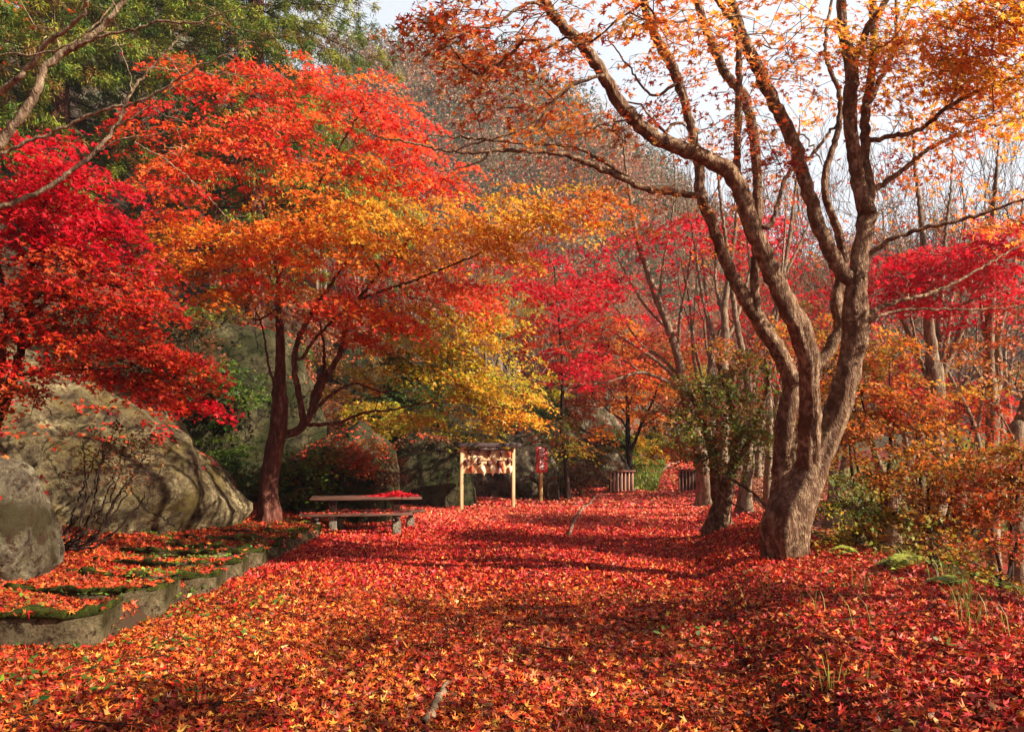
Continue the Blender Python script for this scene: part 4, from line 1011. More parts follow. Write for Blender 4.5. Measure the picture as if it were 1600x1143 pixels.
def crimson_centre():
    b = gz(P(1102, 775, 23)); t = Tree('maple_tree', b, 'leaning grey maple behind the green bush, its bare branches sweeping left over the path', 'tree', 'maples lining the right side of the path', M_BARKP)
    t.pxpath([(1106, 790, .32), (1102, 760, .27), (1096, 715, .21), (1080, 650, .15), (1067, 604, .14), (1060, 560, .13), (1045, 515, .11), (1028, 470, .11), (1012, 425, .09), (995, 370, .07), (985, 310, .05), (975, 240, .03), (970, 180, .015)], 23, 22, 0, 0, 'trunk')
    for pts, Y1, r in [([(1066, 612), (1050, 601), (1025, 588), (998, 582), (944, 598), (890, 600), (836, 595), (795, 588), (760, 600)], 21.5, .06),
                    ([(1066, 604), (1040, 575), (1000, 545), (960, 520), (910, 500), (860, 470), (820, 450)], 21.5, .06),
                    ([(1063, 590), (1035, 560), (1005, 540), (975, 500), (945, 450), (925, 400)], 22.5, .05),
                    ([(1060, 560), (1062, 500), (1075, 430), (1085, 350), (1100, 280)], 23, .06),
                    ([(1045, 515), (1010, 480), (985, 440), (955, 380), (930, 320)], 22, .045),
                    ([(1030, 475), (1035, 420), (1048, 350), (1055, 290), (1050, 220)], 22.6, .05),
                    ([(1000, 580), (970, 560), (930, 550), (880, 548), (830, 555)], 21.3, .03)]:
        t.pxpath(pts, 22.8, Y1, r, .01)
    C = lambda px, py, rx, ry, n, pal='crimson', Y=22: t.clump(px, py, Y, rx, ry, 1.6, n, pal, .5, 46, 3, .105, .4)
    C(1060, 370, 110, 26, 26); C(1160, 370, 80, 26, 18); C(900, 470, 90, 40, 22, 'crimson', 20); C(830, 440, 60, 30, 12, 'crimson', 19.5); C(960, 430, 60, 40, 10)
    C(850, 530, 70, 30, 12, 'deepred', 20.5); C(900, 570, 60, 22, 12, 'crimson', 21); C(960, 520, 60, 30, 10, 'deepred'); C(790, 490, 50, 30, 9, 'deepred', 19.5)
    C(760, 440, 40, 20, 7, 'crimson', 19); C(1010, 540, 50, 30, 8, 'rust', 24); C(940, 380, 60, 20, 8, 'crimson', 21); C(1100, 470, 50, 60, 7)
    t.grow(zmin=3, maxr=.03, rtip=.007); t.build(twigs=1, trunk_sides=14, rough=.12)
crimson_centre()

def green_bush_tree():
    b = gz(P(1122, 818, 13.4)); t = Tree('maple_tree', b, 'gnarled short trunk with a low green and red leafy crown beside the path', 'tree', 'maples lining the right side of the path', M_BARK)
    t.pxpath([(1122, 835, .24), (1122, 810, .19), (1130, 780, .15), (1140, 745, .12), (1150, 705, .1), (1148, 660, .08), (1135, 600, .06), (1120, 560, .04)], 13.4, 12.8, 0, 0, 'trunk')
    t.pxpath([(1126, 800, .1), (1118, 770, .1), (1116, 740, .09), (1110, 700, .07), (1095, 650, .05), (1075, 610, .03)], 13.4, 12.6, 0, 0)
    t.pxpath([(1140, 745, .06), (1165, 700, .06), (1185, 650, .05), (1200, 600, .03), (1195, 560, .02)], 13.1, 12.4, 0, 0)
    t.pxpath([(1118, 735, .03), (1150, 752, .028), (1180, 772, .025), (1205, 800, .018), (1215, 815, .01)], 13, 11.6, 0, 0)
    t.pxpath([(1118, 760, .02), (1135, 780, .018), (1160, 795, .014), (1190, 815, .006)], 13, 11.8, 0, 0)
    C = lambda px, py, rx, ry, n, pal='greenbush', Y=12.5: t.clump(px, py, Y, rx, ry, .8, n, pal, .3, 46, 3, .06, .5)
    C(1120, 600, 50, 40, 16); C(1080, 620, 45, 30, 14); C(1180, 600, 50, 50, 18); C(1130, 660, 80, 35, 24); C(1060, 660, 40, 25, 12); C(1190, 670, 40, 40, 14)
    C(1110, 710, 50, 20, 12); C(1160, 720, 40, 20, 8); C(1150, 550, 50, 30, 9, 'bush'); C(1210, 540, 30, 40, 8, 'bush'); C(1050, 690, 20, 10, 4, 'rust'); C(1230, 520, 30, 30, 5, 'bush')
    t.grow(zmin=1.2, maxr=.02); t.build(twigs=2, trunk_sides=16, rough=.2)
green_bush_tree()

def line_tree(name, label, trunk, limbs, Y, crown=(), bark=None, group='maples lining the right side of the path', cat='tree', rt=.007, sides=12, lsz=.1):
    b = gz(P(trunk[0][0], trunk[0][1], Y), .12)
    t = Tree(name, b, label, cat, group, bark or M_BARKP); t.rs = .72
    t.pxpath([(trunk[0][0], HY + (CAMH - b.z) / Y * F, trunk[0][2])] + trunk[1:], Y, Y, 0, 0, 'trunk')
    for l in limbs: t.pxpath(l[0], Y, Y + l[1], l[2], l[3])
    for c in crown: t.clump(c[0], c[1], Y + c[2], c[3], c[4], c[5], c[6], c[7], c[8] if len(c) > 8 else .4, c[9] if len(c) > 9 else 34, 3, lsz, .4)
    t.grow(zmin=2.2, maxr=.03, rtip=rt)
    t.build(twigs=1, trunk_sides=sides, rough=.14)
line_tree('maple_tree', 'pale knobbly maple base with a hollow right behind the gnarled short trunk', [(1166, 790, .26), (1164, 765, .2), (1168, 735, .17), (1170, 705, .13), (1172, 650, .11), (1165, 580, .1), (1150, 500, .08), (1140, 420, .07), (1128, 330, .05), (1118, 240, .03)],
    [([(1168, 735), (1180, 690), (1196, 640), (1205, 560), (1215, 480), (1225, 380), (1228, 280)], 1, .1, .015), ([(1150, 500), (1170, 430), (1188, 350), (1196, 250)], .5, .06, .012), ([(1140, 420), (1110, 340), (1090, 260), (1080, 180)], -.5, .05, .01)],
    17, [(1140, 350, 9, 90, 40, 1.4, 12, 'crimson'), (1220, 360, 8, 60, 40, 1.2, 10, 'crimson'), (1230, 300, 0, 50, 50, 1, 4, 'rust')], sides=16)
line_tree('maple_tree', 'straight pale trunk seen between the mottled maple and the hollow one', [(1199, 780, .16), (1200, 740, .13), (1202, 664, .12), (1200, 600, .11), (1204, 520, .1), (1222, 440, .08), (1236, 350, .06), (1246, 260, .04), (1250, 180, .02)],
    [([(1203, 540), (1180, 470), (1168, 380), (1160, 280)], .6, .06, .01), ([(1222, 440), (1250, 380), (1280, 310), (1300, 230)], .6, .05, .01)], 19,
    [(1250, 380, 8, 70, 40, 1.8, 18, 'crimson'), (1240, 450, 8, 50, 40, 1.4, 12, 'crimson')])
line_tree('maple_tree', 'knotty thick trunk half hidden above the green bush', [(1128, 770, .24), (1130, 700, .2), (1129, 620, .19), (1130, 566, .2), (1133, 526, .17), (1132, 480, .13), (1140, 420, .1), (1150, 350, .07), (1152, 260, .04), (1150, 180, .02)],
    [([(1130, 560), (1110, 510), (1095, 450), (1085, 380), (1070, 300)], .5, .1, .015), ([(1130, 540), (1150, 500), (1168, 440), (1180, 370), (1200, 300)], .5, .08, .012), ([(1132, 500), (1118, 440), (1120, 360), (1115, 280)], 1, .07, .01)], 21,
    [(1110, 400, 7, 80, 40, 1.8, 16, 'crimson'), (1180, 480, 7, 60, 50, 1.6, 12, 'crimson')])
line_tree('maple_tree', 'grey maple trunk beside the right wooden barrier', [(1122, 775, .3), (1118, 740, .25), (1110, 700, .2), (1104, 640, .16), (1110, 560, .14), (1105, 480, .11), (1098, 400, .08), (1090, 300, .05), (1088, 220, .02)],
    [([(1104, 640), (1085, 570), (1078, 480), (1060, 380), (1055, 290)], .5, .09, .015), ([(1108, 570), (1128, 500), (1140, 410), (1150, 320)], .5, .08, .012)], 29,
    [(1060, 440, 8, 60, 40, 2, 10, 'crimson'), (1090, 520, 9, 50, 40, 2, 10, 'coral')], lsz=.14)

# right side trees
line_tree('maple_tree', 'many stemmed pale maple beyond the ditch on the right with a bright crimson crown', [(1462, 640, .3), (1462, 610, .28), (1458, 570, .2), (1452, 500, .14), (1446, 430, .11), (1440, 350, .08), (1430, 260, .05), (1425, 180, .03)],
    [([(1462, 612), (1478, 570), (1496, 530), (1515, 480), (1532, 420), (1548, 340), (1556, 260)], -.6, .12, .02), ([(1462, 600), (1466, 540), (1470, 470), (1476, 380), (1485, 300), (1490, 220)], .4, .12, .015),
     ([(1456, 600), (1436, 560), (1420, 520), (1400, 470), (1385, 400), (1378, 320)], .4, .09, .012), ([(1466, 590), (1480, 530), (1488, 460), (1500, 380), (1512, 290)], 1, .08, .012), ([(1448, 590), (1430, 530), (1415, 440), (1405, 360)], -.8, .05, .01)],
    17, [(1420, 430, -2, 90, 35, 1.6, 38, 'crimson', .42, 44), (1500, 410, -2, 90, 35, 1.6, 40, 'crimson', .42, 44), (1580, 390, -3, 60, 40, 1.4, 28, 'crimson', .4, 44), (1440, 470, -1, 70, 25, 1.2, 16, 'crimson'), (1540, 450, -3, 70, 20, 1, 14, 'crimson'), (1590, 350, -3, 40, 16, 1, 8, 'coral'), (1380, 440, -1, 30, 40, 1, 12, 'crimson')], sides=16, lsz=.085, group='trees beyond the ditch')
line_tree('maple_tree', 'twin pale stems of a maple near the right edge', [(1552, 690, .2), (1550, 640, .16), (1547, 580, .13), (1545, 520, .12), (1550, 450, .09), (1548, 380, .07), (1555, 300, .05), (1560, 220, .02)],
    [([(1550, 640), (1562, 590), (1560, 530), (1575, 460), (1590, 380), (1600, 300)], .5, .1, .015), ([(1547, 560), (1535, 500), (1530, 430), (1520, 350)], .5, .06, .01)],
    15, [(1540, 560, -1, 60, 50, 1, 12, 'tan'), (1580, 500, -1, 30, 50, 1, 8, 'rust'), (1560, 480, -1, 50, 20, 1, 10, 'crimson'), (1500, 600, 0, 50, 30, 1, 8, 'gold')], lsz=.08, group='trees beyond the ditch')
line_tree('maple_tree', 'short leaning trunk at the right edge above the leafy bank', [(1592, 735, .2), (1588, 700, .15), (1596, 660, .13), (1606, 620, .1), (1612, 560, .08), (1625, 480, .05)],
    [([(1590, 700), (1570, 660), (1540, 620), (1510, 590), (1470, 565), (1440, 545)], -1.2, .02, .006)], 11.5, [(1590, 600, -.5, 40, 50, .7, 12, 'bush', .3)], lsz=.06, group='trees beyond the ditch')
line_tree('maple_tree', 'low bright pink red maple glowing behind the bushes on the right', [(1440, 700, .15), (1438, 670, .12), (1430, 640, .1), (1420, 600, .06), (1410, 560, .03)],
    [([(1436, 670), (1470, 630), (1510, 600)], .5, .05, .01), ([(1434, 660), (1400, 620), (1370, 590)], .5, .05, .01)], 27,
    [(1400, 590, 0, 60, 25, 1.8, 30, 'crimson', .6, 50), (1480, 620, 0, 80, 30, 1.8, 40, 'crimson', .6, 50), (1380, 550, 0, 40, 30, 1.5, 14, 'coral', .6, 50), (1550, 640, 0, 50, 25, 1.6, 16, 'coral', .6, 50), (1280, 480, 0, 60, 60, 2, 24, 'crimson', .6, 50), (1200, 520, 0, 60, 60, 2, 20, 'crimson', .6, 50)], lsz=.13, group='trees beyond the ditch')

# ------------------------------------------------------------------ bare background trees
def bare_proto(name, seed, h, label, leafpal=None, nleaf=0, stems=3, group='bare grey trees in the background', bark=None):
    rs = np.random.default_rng(seed)
    t = Tree(name, (0, 0, 0), label, 'tree', group, bark or M_BARKP)
    bag = Bag(); tips = []
    def rec(p, d, L, r, depth):
        n = 3; pts = [p]; q = p; dd = d
        for i in range(n):
            dd = dd + rs.normal(0, .10, 3) + np.array([0, 0, .06]); dd = dd / np.linalg.norm(dd)
            q = q + dd * L / n; pts.append(q)
        r1 = r * .72
        bag.add(*tube_arrays(pts, list(np.linspace(r, r1, n + 1)), 8 if r > .05 else (5 if r > .02 else 3)))
        if depth == 0:
            tips.append(q); return
        k = 2 if rs.random() < .72 else 3
        for i in range(k):
            s = rs.normal(0, 1, 3); s = s - dd * np.dot(s, dd); s /= np.linalg.norm(s)
            a = rs.uniform(.18, .55) if i else rs.uniform(.05, .3)
            nd = dd * math.cos(a) + s * math.sin(a)
            rec(q, nd, L * rs.uniform(.66, .92), max(.006, r1 * (.86 if i == 0 else .64)), depth - 1)
        if depth < 5:
            for _ in range(1):
                s = rs.normal(0, 1, 3); m_ = pts[rs.integers(1, 3)]
                nd = dd * .6 + s * .5; nd /= np.linalg.norm(nd); e = m_ + nd * L * .5
                bag.add(*tube_arrays([m_, (m_ + e) / 2 + rs.normal(0, .03, 3), e], [.01, .008, .005], 3)); tips.append(e)
    trunk_h = h * .12
    V, Q = tube_arrays([np.array([0, 0, -.3]), np.array([0, 0, trunk_h * .5]), np.array([.05, 0, trunk_h * 1.1])], [.2, .16, .13], 12, .15, True, seed)
    b = Bag(); b.add(V, Q); b.make('trunk', t.bark, t.root, True)
    for i in range(stems):
        a = i / stems * 6.28 + rs.uniform(0, 1)
        d = np.array([math.cos(a) * .22, math.sin(a) * .22, 1]); d /= np.linalg.norm(d)
        rec(np.array([math.cos(a) * .05, math.sin(a) * .05, trunk_h * .8]), d, h * .2, .085, 6)
    bag.make('branches', t.bark, t.root, True)['kind'] = 'stuff'
    if nleaf:
        tp = np.array(tips); k = rs.integers(0, len(tp), nleaf); pos = tp[k] + rs.normal(0, .14 if nleaf < 5000 else .3, (nleaf, 3))
        lb = Bag(); lb.add(*leaves(pos, R.normal(0, .6, (nleaf, 3)) + [0, -.2, .6], R.normal(0, 1, (nleaf, 3)), R.uniform(.06, .12, nleaf) * (1 if nleaf < 5000 else 1.7), pal_cols(leafpal, nleaf), 3 if nleaf < 5000 else 1)); lb.make('crown', M_LEAF, t.root)
    return t.root
def copy_tree(o, loc, rz, s, label, group=None):
    r = o.copy(); COL.objects.link(r); r.location = loc; r.rotation_euler[2] = rz; r.scale = (s, s, s); r['label'] = label
    if group: r['group'] = group
    for ch in o.children:
        c = ch.copy(); COL.objects.link(c); c.parent = r
    return r
PB = [bare_proto('bare_tree', 11, 10, 'x', 'rust', 500), bare_proto('bare_tree', 12, 11, 'x', None, 0, 2), bare_proto('bare_tree', 15, 9.5, 'x', 'crimson', 3500, 4), bare_proto('bare_tree', 19, 10.5, 'x', 'tan', 900, 3), bare_proto('maple_tree', 23, 7.5, 'x', 'rust', 9000, 4, 'coloured trees on the slope behind'), bare_proto('maple_tree', 29, 7.5, 'x', 'olive', 9000, 4, 'coloured trees on the slope behind')]
BT = [  # px, Y, proto, scale, label
 (905, 50, 0, 1.2, 'slim bare tree on the slope left of the small orange maple'),
 (1175, 48, 1, 1.5, 'tall leafless tree rising behind the hollow pale maple base'),
 (1185, 44, 3, 1.2, 'distant bare tree between the knotty trunk and the front maples'),
 (1240, 24, 2, .9, 'red leaved tree glowing behind the fork of the big maple'),
 (1215, 27, 1, 1.25, 'leafless tree whose stems stand between the two front maples'),
 (1300, 27, 0, 1.2, 'pale bare tree visible through the fork of the big maple'),
 (1395, 24, 3, 1.25, 'bare tree with a few tan leaves right of the big maple'),
 (1430, 32, 0, 1.3, 'tall bare tree behind the crimson crown on the right'),
 (1500, 26, 1, 1.4, 'bare multi-stemmed tree against the sky between crimson and right edge'),
 (1545, 24, 0, 1.3, 'bare tree with rusty leaf remnants near the right edge'),
 (1590, 28, 3, 1.45, 'bare tree at the far right edge against the sky'),
 (1260, 36, 3, 1.3, 'tall bare tree far behind the left stem of the big maple'),
 (1120, 31, 1, 1.3, 'bare tree rising over the knotty trunk into the white sky'),
 (1640, 25, 1, 1.0, 'bare tree just entering the frame at the right'),
 (940, 44, 3, 1.1, 'brown bare tree on the slope left of the leaning maple'),
 (890, 40, 0, 1.0, 'bare tree with rusty leaves on the slope above the red sign'),
 (820, 36, 1, .95, 'dark forked bare tree on the slope above the notice board'),
 (760, 42, 3, 1.1, 'bare brown tree high on the slope behind the orange crown'),
 (700, 38, 0, 1.0, 'bare tree on the slope hidden behind the coral crown edge'),
]
BT2 = [(640, 48, 4, 1.1, 'rusty orange tree on the slope just right of the coral crown'), (560, 44, 5, 1.1, 'olive green tree on the slope behind the picnic table maple'),
 (720, 55, 4, 1.3, 'orange brown tree halfway up the slope behind the notice board'), (800, 50, 5, 1.1, 'olive tree on the slope above the red sign'),
 (860, 58, 4, 1.4, 'rust coloured tree behind the slender dark trunk, far up the slope'), (930, 54, 2, 1.4, 'dark red tree on the slope left of the leaning grey maple'),
 (1000, 60, 4, 1.4, 'orange brown tree beyond the top of the rising path'), (1070, 56, 5, 1.1, 'olive tree beyond the bend of the rising path'), (1130, 52, 2, 1.3, 'red tree beyond the path on the right of the bend'),
 (780, 70, 4, 1.6, 'pale rust tree highest on the slope below the misty mountain'), (900, 74, 5, 1.6, 'olive tree high on the slope below the misty mountain'), (1190, 60, 4, 1.4, 'orange tree far behind the trunks of the front maples'),
 (500, 40, 4, 1.0, 'brown orange tree in the shade behind the red barked trunk'), (430, 36, 5, .9, 'olive tree in the dark gap left of the red barked trunk'), (1020, 72, 2, 1.7, 'dusky red tree high behind the rising path')]
for b_ in BT2:
    if b_[2] > 3 or True: BT.append(b_)
used = set()
for i, (px, Y, k, s, lab) in enumerate(BT):
    X = (px - 800) / F * Y; loc = (X, Y, Hs(X, Y) - .1)
    if k not in used:
        used.add(k); o = PB[k]; o.location = loc; o.rotation_euler[2] = i * 1.3; o.scale = (s, s, s); o['label'] = lab
    else: copy_tree(PB[k], loc, i * 1.37, s, lab)

# ------------------------------------------------------------------ shrubs
def shrub(name, label, px, Y, clumps, cat='shrub', group=None, bark=None, stems=5, size=.058, nl=56, r=.31, kind=3, mat=None, base_z=None):
    X = (px - 800) / F * Y; z = Hs(X, Y) if base_z is None else base_z
    t = Tree(name, (X, Y, z), label, cat, group, bark or M_BARKD)
    t.path([(X, Y, z - .1), (X + .02, Y, z + .15)], [.04, .035], 'limb')
    for (cx, cy, cY, rx, ry, rd, n, pal) in clumps:
        t.clump(cx, cy, cY, rx, ry, rd, n, pal, r, nl, kind, size, .5)
        c = np.array(P(cx, cy, cY)); b = np.array([X, Y, z])
        t.path([b, b * .55 + c * .45 + R.normal(0, .08, 3), c], [.028, .02, .01])
    t.grow(zmin=0, maxr=.012); t.build(twigs=4, leafname='foliage', leafmat=mat)
G_B = 'leafy shrubs on the right bank and ditch'
shrub('shrub', 'orange and rust shrub right behind the trunk of the big maple', 1370, 10.6, [(1340, 600, 11, 50, 40, .8, 24, 'bush'), (1390, 560, 11.4, 50, 40, .8, 18, 'bush'), (1330, 680, 10.8, 45, 40, .7, 22, 'bush'), (1400, 640, 11, 60, 30, .8, 22, 'rust'), (1330, 540, 11.4, 30, 50, .6, 12, 'bush')], group=G_B)
shrub('shrub', 'wide orange brown shrub spilling over the ditch in the middle of the right bank', 1450, 10, [(1430, 655, 11, 60, 24, .9, 18, 'bush'), (1500, 720, 10.4, 70, 30, .9, 26, 'bush'), (1430, 730, 10, 50, 30, .7, 10, 'bush'), (1570, 735, 10, 50, 30, .8, 22, 'rust'), (1520, 660, 11, 60, 14, .8, 12, 'rust')], group=G_B)
shrub('shrub', 'shrub of orange leaves at the right edge over the dark ditch', 1580, 8.6, [(1580, 740, 8.8, 60, 40, .6, 22, 'bush'), (1540, 790, 8.6, 50, 30, .5, 14, 'rust'), (1600, 700, 9, 30, 30, .5, 8, 'bush')], group=G_B)
shrub('shrub', 'small yellow green shrub beside the base of the big maple', 1330, 9.8, [(1320, 780, 9.7, 45, 35, .5, 20, 'greenbush'), (1370, 740, 10, 45, 35, .6, 20, 'bush'), (1340, 830, 9.3, 50, 25, .5, 12, 'olive'), (1400, 800, 9.4, 50, 35, .6, 20, 'olive')], group=G_B, size=.045)
shrub('shrub', 'low olive and red shrub at the rim of the ditch', 1450, 8.6, [(1440, 850, 8.4, 45, 25, .4, 14, 'bush'), (1480, 810, 8.8, 40, 40, .5, 14, 'bush'), (1500, 880, 7.8, 40, 25, .4, 8, 'olive'), (1450, 760, 9.2, 40, 35, .6, 14, 'bush')], group=G_B, size=.045)
shrub('shrub', 'lowest shrub with yellow green leaves beside the ferns', 1560, 7.2, [(1560, 900, 7.4, 45, 30, .4, 16, 'bush'), (1590, 840, 7.8, 30, 30, .4, 12, 'rust'), (1520, 920, 7.2, 30, 14, .3, 6, 'olive')], group=G_B, size=.04)
shrub('shrub', 'shrub with red and green leaves filling the gap between the front maples', 1262, 12.5, [(1290, 520, 13, 40, 50, .7, 12, 'bush'), (1290, 620, 12.8, 30, 50, .6, 14, 'bush'), (1250, 690, 12.6, 30, 50, .6, 12, 'greenbush')], group=G_B)
G_L = 'undergrowth shrubs on the rocky slope'
shrub('shrub', 'green yellow shrub growing on the rocks behind the red barked maple', 385, 17.5, [(370, 720, 17.6, 40, 40, .6, 20, 'green'), (390, 760, 17.4, 45, 25, .6, 14, 'greenbush'), (350, 680, 18, 30, 20, .5, 8, 'green')], group=G_L, size=.08, r=.32)
shrub('shrub', 'mossy green and orange shrub draped over the boulder behind the table', 520, 17, [(500, 720, 16.7, 60, 30, .6, 24, 'greenbush'), (560, 715, 16.9, 50, 24, .6, 16, 'rust'), (470, 770, 16.6, 40, 20, .5, 10, 'greenbush')], group=G_L, size=.07, r=.32)
shrub('shrub', 'leafy brown and green creeper covering the top of the mossy boulder', 600, 17.5, [(540, 700, 17.2, 60, 16, .6, 14, 'rust'), (600, 735, 17.0, 26, 24, .4, 9, 'brown'), (470, 720, 17, 40, 24, .5, 10, 'greenbush')], group=G_L, size=.06, r=.3)
shrub('shrub', 'dark green shrub in the shade under the table maple branches', 350, 19, [(330, 590, 18, 60, 26, .9, 14, 'green'), (380, 610, 18, 60, 20, .9, 12, 'green'), (330, 500, 19, 50, 40, .9, 12, 'greenbush'), (300, 520, 17.5, 40, 60, .9, 14, 'brown')], group=G_L, size=.09, r=.4)
shrub('shrub', 'olive shrub directly left of the notice board', 680, 23.5, [(680, 700, 23.5, 40, 22, .9, 18, 'brown'), (730, 680, 24, 60, 18, .9, 18, 'olive'), (650, 660, 25, 50, 30, 1, 16, 'olive')], group=G_L, size=.1, r=.42)
shrub('shrub', 'brown twiggy shrub right of the red sign in front of the outcrop', 905, 27.5, [(905, 740, 27.5, 30, 26, .9, 22, 'brown'), (925, 710, 28.5, 34, 26, .9, 20, 'greenbush'), (880, 735, 28, 22, 30, .8, 12, 'olive')], group=G_L, size=.11, r=.42)
shrub('shrub', 'light green shrub on the slope behind the notice board roof', 810, 31, [(810, 670, 31, 60, 30, 1.2, 26, 'green'), (770, 640, 32, 50, 30, 1.2, 18, 'olive'), (860, 650, 32, 40, 30, 1.2, 18, 'green')], group=G_L, size=.13, r=.5)
shrub('shrub', 'yellow green shrub below the small orange maple', 960, 37, [(950, 690, 37, 50, 22, 1.2, 26, 'green'), (1000, 695, 38, 40, 18, 1.2, 20, 'olive'), (1040, 690, 40, 40, 22, 1.2, 22, 'greenbush')], group=G_L, size=.15, r=.55)
shrub('shrub', 'dark shrub behind the bend of the rising path', 1075, 46, [(1050, 700, 46, 40, 18, 1.2, 22, 'rust'), (1100, 690, 46, 40, 30, 1.5, 30, 'greenbush'), (1010, 690, 45, 30, 16, 1.2, 12, 'green')], group=G_L, size=.18, r=.7)
shrub('shrub', 'olive shrub high between the red crowns and the grey crag', 590, 27, [(590, 650, 26, 60, 30, 1.2, 24, 'olive'), (520, 640, 25, 60, 40, 1.2, 24, 'brown'), (640, 610, 27, 60, 40, 1.2, 24, 'green')], group=G_L, size=.11, r=.5)

shrub('shrub', 'shadowy brown undergrowth behind the lower branches of the red barked maple', 400, 22, [(400, 480, 21, 50, 50, 1, 16, 'brown'), (460, 430, 22, 60, 50, 1, 16, 'greenbush'), (500, 540, 22, 60, 50, 1, 20, 'brown'), (440, 560, 21, 50, 40, 1, 14, 'greenbush')], group=G_L, size=.1, r=.45)
shrub('shrub', 'red orange understory bush filling the slope beyond the slender tree', 930, 36, [(900, 560, 38, 60, 40, 1.6, 24, 'rust'), (960, 540, 39, 60, 40, 1.6, 24, 'orange'), (1030, 560, 40, 60, 50, 1.6, 26, 'rust'), (860, 610, 36, 50, 30, 1.4, 16, 'olive'), (1000, 640, 42, 60, 40, 1.6, 20, 'orange')], group=G_L, size=.17, r=.7)
def azalea():
    X = (82 - 800) / F * 9.6; z = Hs(X, 9.6)
    t = Tree('azalea_shrub', (X, 9.6, z), 'nearly bare dark twiggy azalea leaning right in front of the rock face', 'shrub', bark=M_BARKD)
    for i in range(13):
        a = i / 12
        e = (130 + 130 * a ** .8 + R.normal(0, 8), 690 + 60 * a ** 3 + R.normal(0, 12))
        m1 = (100 + 60 * a + R.normal(0, 5), 845 - 10 * (1 - a) + R.normal(0, 4)); m2 = (120 + 95 * a + R.normal(0, 8), 790 + R.normal(0, 10))
        t.pxpath([(85, 858), m1, m2, e], 9.6, 9.6 + R.normal(0, .35), .018, .005, 'limb', False, .012)
    for (px, py, rx, ry, n) in [(170, 690, 70, 30, 26), (210, 720, 50, 40, 22), (150, 740, 50, 40, 16), (230, 690, 40, 25, 10)]:
        t.clump(px, py, 9.7, rx, ry, .45, n, 'brown', .12, 14, 1, .05)
    t.grow(zmin=.4, maxr=.008, rtip=.003, bulge=.05, jit=.06); t.build(twigs=3, leafname='foliage')
azalea()

# ------------------------------------------------------------------ shade casting trees outside the frame on the right
def shade_tree(x, y, label, n):
    z = Hs(x, y)
    t = Tree('maple_tree', (x, y, z), label, 'tree', 'maples lining the right side of the path')
    t.path([(x, y, z - .1), (x + .1, y, z + 1.5), (x - .1, y + .1, z + 3.2), (x, y, z + 6)], [.3, .24, .17, .05], 'trunk')
    for c in range(9):
        cc = nrm(R.normal(0, 1, (1, 3)))[0] * R.random() ** .4 * np.array([2.9, 2.6, 1.7]) + np.array([x, y, z + 5.4])
        for _ in range(n // 9):
            t.spray(cc + R.normal(0, 1, 3) * np.array([.62, .62, .3]), .4, 60, 'orange', 3, .085)
    t.grow(zmin=2, maxr=.05); t.build(twigs=0)
shade_tree(8.0, .2, 'maple outside the frame to the near right, shading the foreground', 117)
shade_tree(7.2, 4.6, 'maple outside the frame further right, shading the near path', 95)
shade_tree(5.6, .5, 'maple outside the frame nearest the camera on the right', 117)
shade_tree(11.2, 2.6, 'maple outside the frame on the far right, shading the bank', 150)
shade_tree(3.6, -3.4, 'maple behind the camera on the right, shading the leaf bed', 110)

# ------------------------------------------------------------------ built objects
def box(bag, c, s, rz=0, ry=0, bev=.0):
    x, y, z = np.array(s) / 2
    V = np.array([[a, b, c_] for a in (-x, x) for b in (-y, y) for c_ in (-z, z)])
    if ry: V = V @ np.array([[math.cos(ry), 0, -math.sin(ry)], [0, 1, 0], [math.sin(ry), 0, math.cos(ry)]])
    if rz: V = V @ np.array([[math.cos(rz), math.sin(rz), 0], [-math.sin(rz), math.cos(rz), 0], [0, 0, 1]])
    Q = np.array([[0, 1, 3, 2], [4, 6, 7, 5], [0, 4, 5, 1], [2, 3, 7, 6], [0, 2, 6, 4], [1, 5, 7, 3]])
    bag.add(V + np.array(c), Q)
def part(name, mat, parent, boxes, bevel=.004):
    b = Bag()
    for bx in boxes: box(b, *bx)
    o = b.make(name, mat, parent)
    if bevel:
        m = o.modifiers.new('bevel', 'BEVEL'); m.width = bevel; m.segments = 2
    return o

def text(name, body, size, mat, parent, loc, rot=(math.pi / 2, 0, 0), ext=.002):
    c = bpy.data.curves.new(name, 'FONT'); c.body = body; c.size = size; c.extrude = ext; c.align_x = 'CENTER'; c.align_y = 'CENTER'
    c.space_line = .92
    c.materials.append(mat); c.offset = size * .035
    tmp = bpy.data.objects.new(name, c); COL.objects.link(tmp)
    me = bpy.data.meshes.new_from_object(tmp); bpy.data.objects.remove(tmp)
    if not me.materials: me.materials.append(mat)
    o = bpy.data.objects.new(name, me); COL.objects.link(o); o.parent = parent; o.location = loc; o.rotation_euler = rot
    return o

